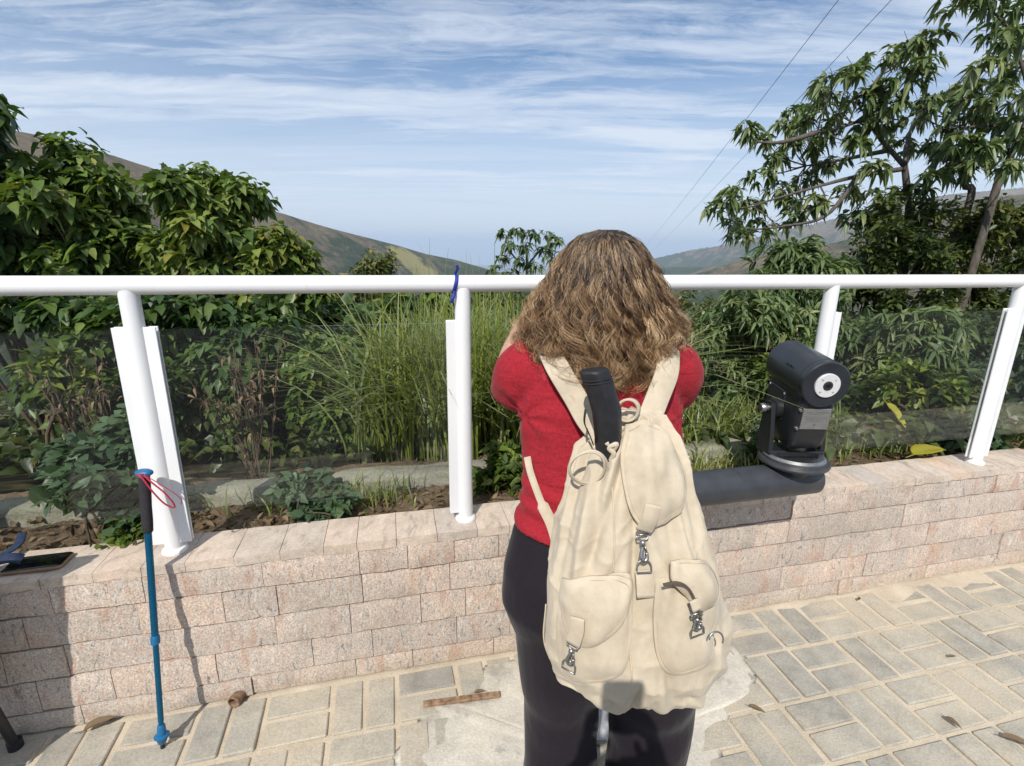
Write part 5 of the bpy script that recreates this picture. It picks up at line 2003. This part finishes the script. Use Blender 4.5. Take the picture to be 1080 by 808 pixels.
bush('leafy_shrub', 'small leaved shrub at the kerb under the right glass pane', G(2.35, 2.9), (2.65, 2.95, .62), (.32, .18, .20), 20, 26, .11, 'small', 'small', group=G5, tone=.6, L=.045)

bush('leafy_shrub', 'light green small leaved shrub between the woman and the telescope, below the rail', G(1.75, 2.9), (1.72, 2.85, .72), (.28, .2, .28), 22, 30, .12, 'small', 'lime', group=G5, tone=.25, L=.045)

# weeds growing in the bed
G4 = 'weeds growing in the soil bed'


def Wt(a, b, z): return tuple(W(a, b, z))


bush('leafy_weed', 'big grey green weed in the bed beside the trekking pole', Wt(-1.36, .27, .49), Wt(-1.37, .30, .72), (.17, .12, .25), 24, 22, .075, 'lobed', 'weed', group=G4, tone=.42, stems=.005, cat='weed')
bush('leafy_weed', 'small green weed in the bed right of the leftmost white post', Wt(-.70, .27, .49), Wt(-.70, .28, .58), (.12, .09, .12), 13, 20, .06, 'lobed', 'weed', group=G4, tone=.5, stems=.004, cat='weed')
bush('leafy_weed', 'thin green weed in the bed just right of the middle post', Wt(.04, .33, .49), Wt(.05, .34, .60), (.09, .07, .11), 8, 12, .05, 'small', 'lime', group=G4, tone=.25, stems=.004, cat='weed')
bush('leafy_weed', 'pale feathery weed in the bed right of the telescope', Wt(1.44, .31, .49), Wt(1.43, .33, .62), (.17, .1, .13), 20, 22, .06, 'small', 'weed', group=G4, tone=.8, stems=.004, cat='weed', L=.03)
bush('leafy_weed', 'low dark green weed in the bed at the foot of the last post', Wt(2.55, .27, .49), Wt(2.52, .27, .58), (.18, .08, .10), 14, 20, .06, 'lobed', 'weed', group=G4, tone=.4, stems=.004, cat='weed')
bush('leafy_weed', 'bright green tuft in the bed below the big weed, at the wall edge', Wt(-1.27, .20, .49), Wt(-1.26, .19, .565), (.08, .05, .05), 8, 12, .04, 'lobed', 'lime', group=G4, tone=.25, stems=.003, cat='weed', L=.035)


def dry_plant(label, base, H, n, spread, lv_per=16):
    t = empty('dry_weed', base, label, 'weed', 'dried brown weeds')
    m = MB(); lv = Leaves()
    B_ = Vector(base)
    for k in range(n):
        ang = random.uniform(0, 6.28); lean = random.uniform(.05, spread)
        tipp = B_ + Vector((math.cos(ang) * lean, math.sin(ang) * lean * .6, H * random.uniform(.55, 1)))
        q = bez([B_ + Vector((random.uniform(-.05, .05), random.uniform(-.03, .03), 0)), B_.lerp(tipp, .5) + Vector((random.uniform(-.03, .03), random.uniform(-.03, .03), .02)), tipp], 7)
        m.tube(q, list(np.linspace(.0035, .0012, len(q))), 5)
        for j in range(3):
            p = q[random.randint(5, len(q) - 2)]
            e = p + Vector((random.uniform(-.09, .09), random.uniform(-.06, .06), random.uniform(.02, .12)))
            m.tube([p, p.lerp(e, .5) + Vector((0, 0, .01)), e], [.0018, .0013, .0008], 4)
            ps = np.array([list(p.lerp(e, random.random())) for _ in range(lv_per // 3)])
            lv.add(ps, PR.normal(size=ps.shape) + np.array([0, 0, -.4]), .028, .4, .5, PR.random(len(ps)) * .9, .6)
    m.build('stem', MAT['twig'], t)
    lv.build('foliage', MAT['dry'], t)


dry_plant('dried brown weed behind the glass just right of the leftmost white post', Wt(-.98, .62, .48), .66, 17, .22)
dry_plant('dried brown weed behind the glass left of the leftmost white post', Wt(-1.55, .66, .48), .66, 15, .24)
dry_plant('dried tangle behind the right glass pane near the telescope', Wt(1.75, .75, .46), .5, 14, .2)


# tall grass
def blades(lab, n, area, hmin, hmax, wd_, seed, name='tall_grass', heads=0, kind='stuff'):
    r = np.random.default_rng(seed)
    x = r.uniform(area[0], area[1], n); y = r.uniform(area[2], area[3], n)
    cl = r.integers(0, max(4, n // 45), n)
    cx = r.uniform(area[0], area[1], cl.max() + 1); cy = r.uniform(area[2], area[3], cl.max() + 1)
    x = cx[cl] + r.normal(0, .06, n); y = cy[cl] + r.normal(0, .06, n)
    z = np.array([terr(a, b) for a, b in zip(x, y)])
    if heads:      # along the bed: y is measured from the wall line
        bq = .36 + .10 * (r.random(n) - .5) + .04 * r.normal(0, 1, n)
        aq = x
        x = O0.x + EA.x * aq + EN.x * bq; y = O0.y + EA.y * aq + EN.y * bq; z = np.full(n, .495)
    H = r.uniform(hmin, hmax, n) * (.7 + .3 * r.random(n))
    az = r.uniform(0, 2 * PI, n); lean = np.abs(r.normal(.5, .3, n))
    rows = np.linspace(0, 1, 7)
    V = np.empty((n, 7, 2, 3))
    dirx, diry = np.cos(az), np.sin(az)
    wob = r.normal(0, .5, n)
    for i, t in enumerate(rows):
        out_ = lean * (t ** 2.2) * H
        up = H * (t - .42 * np.clip(lean, 0, .9) * t ** 3)
        c = np.stack([x + dirx * out_, y + diry * out_, z + up], 1)
        w = wd_ * (1 - t ** 2.5) * .5 * (.4 + .6 * min(1, t * 4)) + .0006
        sa = az + PI / 2 + wob
        s = np.stack([np.cos(sa), np.sin(sa), np.zeros(n)], 1) * w
        V[:, i, 0] = c - s; V[:, i, 1] = c + s
    q = np.array([(i * 2, i * 2 + 1, i * 2 + 3, i * 2 + 2) for i in range(6)])
    Fq = (q[None] + (np.arange(n) * 14)[:, None, None]).reshape(-1, 4)
    T = np.repeat(np.clip(r.normal(.48, .2, n), 0, 1), 14)
    o = np_mesh(name, V.reshape(-1, 3), Fq, {'tint': T}, MAT['grass'])
    tag(o, lab, 'grass', kind=kind)
    return o


blades('tall green grass growing beyond the kerb on both sides of the middle post', 9000, (-.72, .55, 2.35, 3.6), .5, 1.12, .011, 3)
blades('tall seeding grass stalks rising to the rail left of the middle post', 260, (-.75, -.25, 3.4, 4.3), 1.1, 1.65, .007, 8)
blades('rough grass tufts at the kerb between the woman and the telescope', 700, (.7, 1.7, 2.35, 2.9), .18, .38, .007, 5)

blades('short grass tufts growing in the soil bed along the kerb', 1500, (-2.4, 3.2, 1.15, 2.6), .05, .16, .005, 21, heads=1)

# ground cover on the slope beyond
def cover(n, lab, seed, y0, y1):
    r = np.random.default_rng(seed)
    y = y0 + (y1 - y0) * r.random(n) ** 1.5; x = (r.random(n) * 2 - 1) * (2.2 + y * .95)
    z = np.array([terr(a, b) for a, b in zip(x, y)]) + r.random(n) * .16
    lv = Leaves()
    ax = r.normal(size=(n, 3)) + np.array([0, -.3, .35])
    lv.add(np.stack([x, y, z], 1), ax, .09, .55, .3, r.normal(.42, .2, n))
    o = lv.build('ground_cover', MAT['small'], None)
    tag(o, lab, 'ground cover', kind='stuff')


cover(9000, 'low leafy ground cover on the slope beyond the kerb', 4, 2.35, 9)

# leaf litter on the bed
r = np.random.default_rng(12)
n = 1500
aa_, bb_ = r.uniform(-2.6, 3.6, n), r.uniform(.17, .43, n)
ps = np.array([list(W(a, b, .505 + .012 * q)) for a, b, q in zip(aa_, bb_, r.random(n))])
lv = Leaves()
ax = r.normal(size=(n, 3)); ax[:, 2] *= .3
lv.add(ps, ax, r.uniform(.015, .05, n), .45, .1, r.random(n), .5)
o = lv.build('leaf_litter', MAT['dry'], None)
tag(o, 'brown dry leaf litter scattered over the soil bed', 'leaf litter', kind='stuff')

# single leaves
def one_leaf(name, label, p, ax, L, asp, mat, cat='leaf', group=None, tint=.5, fold=.3, droop=.12):
    """one big leaf with a curved, crinkled blade, midrib and stalk"""
    m = MB(); m.tint = tint
    ax = Vector(ax).normalized(); p = Vector(p)
    side = ax.cross(Vector((0, 0, 1))).normalized(); nor = side.cross(ax).normalized()
    N, K = 14, 8
    vs = []
    for i in range(N + 1):
        t = i / N
        w = L * asp * .5 * (math.sin(PI * min(1, t ** .75)) ** .8 + .02) * (1 - .25 * t)
        for j in range(K + 1):
            q = j / K * 2 - 1
            h = fold * abs(q) * w * .8 + L * .035 * noise.noise((t * 5, q * 2.2, L * 90)) + L * .02 * noise.noise((t * 14, q * 6, 3))
            vs.append(p + ax * (L * t) + side * (w * q * (1 + .08 * noise.noise((t * 12, q, 7)))) + nor * h - Vector((0, 0, L * droop * t * t)))
    fs_l = [(i * (K + 1) + j, i * (K + 1) + j + 1, (i + 1) * (K + 1) + j + 1, (i + 1) * (K + 1) + j) for i in range(N) for j in range(K)]
    m.add(vs, fs_l)
    m.tint = max(0, tint - .3)
    m.tube([p - ax * L * .22 + nor * .004, p, p + ax * L * .5 + nor * .002 - Vector((0, 0, L * droop * .25))], [L * .012, L * .012, L * .006], 6)
    o = m.build(name, MAT[mat])
    tag(o, label, cat, group)


p = W(2.02, .17, .562)
one_leaf('yellow_leaf', 'large yellow leaf lying at the back edge of the wall near the right post', p, (1, .15, .42), .19, .6, 'yellow', tint=.4, droop=.3)
p = at(935, 425, 2.6)
one_leaf('yellow_leaf', 'yellow leaf hanging in the shrub behind the right glass pane', p, (.4, -.5, -.6), .16, .6, 'yellow', tint=.6)
for (u, v, ax_, L_, lab) in ((790, 746, (.9, -.45, .1), .05, 'dry brown leaf on the cement just right of the woman'), (1056, 778, (.8, -.5, .2), .075, 'curled dry leaf on the pavers in the lower right corner'), (996, 757, (.3, -.8, .15), .05, 'dry leaf on the pavers left of the corner leaf'), (88, 772, (.9, .5, .25), .09, 'dry curled leaf on the shaded pavers at the foot of the wall'), (1000, 694, (.7, .1, .1), .035, 'tiny dark leaf on the sandy pavers at the right'), (905, 634, (.5, .5, .1), .03, 'tiny leaf at the foot of the wall below the telescope'), (500, 732, (.9, .2, .1), .04, 'dry leaf fragment above the rusty strip')):
    d_ = sight(u, v); s_ = -1.49 / d_.z
    one_leaf('dry_leaf', lab, (d_.x * s_, d_.y * s_, .014), ax_, L_, .42, 'dry', group='dry leaves fallen on the paving', tint=.35, fold=.8)


# ------------------------------------------------------------------ trees
def tree(name, label, trunk, limbs, lumps, per, lr, mat, L, tone, group=None, K=8, kind='whorl', asp=.36, r0=.06):
    base = Vector(trunk[0])
    t = empty(name, base, label, 'tree', group)
    m = MB()
    q = bez(trunk, 6)
    m.tube(q, list(np.linspace(r0, r0 * .55, len(q))), 12)
    m.build('trunk', MAT['bark'], t)
    m = MB()
    nodes = [Vector(p) for p in q[len(q) // 2:]]
    for lm in limbs:
        q2 = bez(lm, 6)
        m.tube(q2, list(np.linspace(r0 * .5, r0 * .16, len(q2))), 9)
        nodes += q2
    for c in lumps:
        c = Vector([float(k) for k in c])
        nb = min(nodes, key=lambda p: (p - c).length)
        mid = nb.lerp(c, .5) + Vector((random.uniform(-.05, .05), random.uniform(-.05, .05), random.uniform(-.06, .02)))
        q3 = bez([nb, mid, c], 4)
        m.tube(q3, list(np.linspace(r0 * .17, r0 * .07, len(q3))), 6)
        for k in range(3):
            e = c + Vector((random.uniform(-1, 1), random.uniform(-1, 1), random.uniform(-.2, .8))) * lr
            m.tube([nb.lerp(c, .7), c.lerp(e, .4) + Vector((0, 0, -.02)), e], [r0 * .08, r0 * .06, r0 * .04], 5)
    m.build('limbs', MAT['bark'], t)
    lv = Leaves()
    for c in lumps:
        tn = tone + PR.normal(0, .10)
        rr = lr * (.7 + .6 * PR.random())
        pos, dr = twigs([float(k) for k in c], (rr * 1.15, rr * 1.15, rr * .55), per, .5)
        if kind == 'whorl': leafy(lv, pos, dr, K, L, asp, 0, 1.2, .30, .5, tn, True)
        else: leafy(lv, pos, dr, 6, L, .4, .10, 1.0, .3, .3, tn)
    lv.build('crown', MAT[mat], t)
    return t


def pt(u, v, y): return at(u, v, y)


rt = random.Random(4)
L1 = [(985, 38), (962, 48), (932, 60), (905, 72), (882, 84), (866, 100), (845, 118), (828, 132), (806, 146), (786, 136), (880, 118), (905, 104), (930, 92), (958, 82), (985, 108), (1004, 98), (850, 152), (822, 168), (802, 184), (774, 206), (756, 220), (792, 216), (822, 200), (850, 186), (878, 168), (902, 150), (838, 226), (806, 238), (782, 246), (862, 212), (890, 202), (922, 176), (948, 154), (986, 152), (1000, 136), (930, 126), (870, 140), (845, 210), (770, 232), (965, 120), (1012, 120), (900, 228), (930, 205), (905, 128), (940, 108), (858, 128), (835, 150), (975, 66)]
lm1 = [tuple(pt(u, v, 5.2 + rt.uniform(-.55, .55))) for u, v in L1]
b1 = Vector((4.02, 5.25, terr(4.02, 5.25)))
tree('spreading_tree', 'open crowned spreading tree with drooping leaf clusters right of the woman', [b1, pt(958, 240, 5.22), pt(957, 205, 5.2), pt(954, 175, 5.2)],
     [[pt(954, 175, 5.2), pt(930, 148, 5.2), pt(914, 128, 5.15), pt(885, 135, 5.0), pt(862, 140, 4.9)], [pt(930, 148, 5.2), pt(918, 115, 5.3), pt(924, 85, 5.4), pt(950, 60, 5.5)],
      [pt(954, 175, 5.2), pt(960, 140, 5.3), pt(975, 115, 5.4)], [pt(954, 178, 5.2), pt(905, 186, 4.9), pt(865, 196, 4.8), pt(810, 212, 4.7)], [pt(862, 140, 4.9), pt(825, 150, 4.8), pt(800, 150, 4.8)], [pt(940, 158, 5.2), pt(890, 168, 5.5), pt(850, 175, 5.5)], [pt(905, 186, 4.9), pt(870, 228, 4.8), pt(820, 240, 4.8)]],
     lm1, 11, .125, 'whorl', .095, .68, 'open crowned trees at the right', r0=.048)
L2 = [(1035, 70), (1052, 56), (1066, 40), (1080, 30), (1058, 84), (1040, 92), (1076, 70), (1030, 108), (1052, 108), (1075, 100), (1010, 2), (1030, -8), (1050, -2), (1066, 10), (1085, 4), (1060, 126), (1036, 130), (1016, 148), (1040, 152), (1085, 125), (1100, 60), (1105, 100), (1110, 20), (1072, 150), (1098, 140), (1030, 170), (1062, 176), (1120, -20), (1045, 30), (1022, 90)]
lm2 = [tuple(pt(u, v, 4.7 + rt.uniform(-.4, .5))) for u, v in L2]
b2 = Vector((4.0, 4.6, terr(4.0, 4.6)))
tree('spreading_tree', 'leaning grey trunk tree with drooping leaves at the right edge of the view', [b2, pt(1046, 215, 4.65), pt(1058, 180, 4.65), pt(1076, 145, 4.7), pt(1088, 110, 4.7)],
     [[pt(1076, 145, 4.7), pt(1050, 133, 4.7), pt(1022, 134, 4.7), pt(995, 136, 4.8)], [pt(1088, 110, 4.7), pt(1078, 70, 4.7), pt(1062, 30, 4.7), pt(1040, 5, 4.7)], [pt(1088, 110, 4.7), pt(1110, 60, 4.7), pt(1115, 10, 4.7)], [pt(1058, 180, 4.65), pt(1075, 172, 4.5), pt(1100, 150, 4.4)]],
     lm2, 9, .12, 'whorl', .095, .6, 'open crowned trees at the right', r0=.036)
L3 = [(1020, 150), (1000, 172), (985, 186), (1012, 180), (1040, 165), (968, 200), (1000, 160)]
b3 = Vector((3.95, 5.0, terr(3.95, 5)))
tree('spreading_tree', 'thin twisted trunk tree standing between the two larger open crowned trees', [b3, pt(1020, 222, 4.95), pt(1018, 195, 4.95), pt(1030, 165, 4.95), pt(1034, 148, 4.95)],
     [[pt(1030, 165, 4.95), pt(1005, 172, 5), pt(980, 185, 5)], [pt(1030, 165, 4.95), pt(1050, 160, 4.9)]], [tuple(pt(u, v, 4.95 + rt.uniform(-.25, .25))) for u, v in L3], 8, .11, 'whorl', .11, .45, 'open crowned trees at the right', r0=.035)
L4 = [(532, 246), (545, 243), (560, 246), (575, 248), (586, 254), (538, 258), (555, 260), (572, 264), (530, 272), (548, 276), (566, 280), (582, 270), (540, 288), (560, 294), (526, 284)]
b4 = Vector((.22, 6.1, terr(.22, 6.1)))
tree('young_tree', 'small airy young tree rising above the rail just left of the hair', [b4, Vector((.20, 6.1, .3)), pt(556, 300, 6.1), pt(556, 262, 6.1)],
     [[pt(556, 285, 6.1), pt(540, 268, 6.1), pt(532, 250, 6.1)], [pt(556, 280, 6.1), pt(572, 262, 6.1), pt(584, 256, 6.1)]], [tuple(pt(u, v, 6.1 + rt.uniform(-.2, .2))) for u, v in L4], 9, .085, 'whorl_pale', .075, .45, K=7, r0=.028)
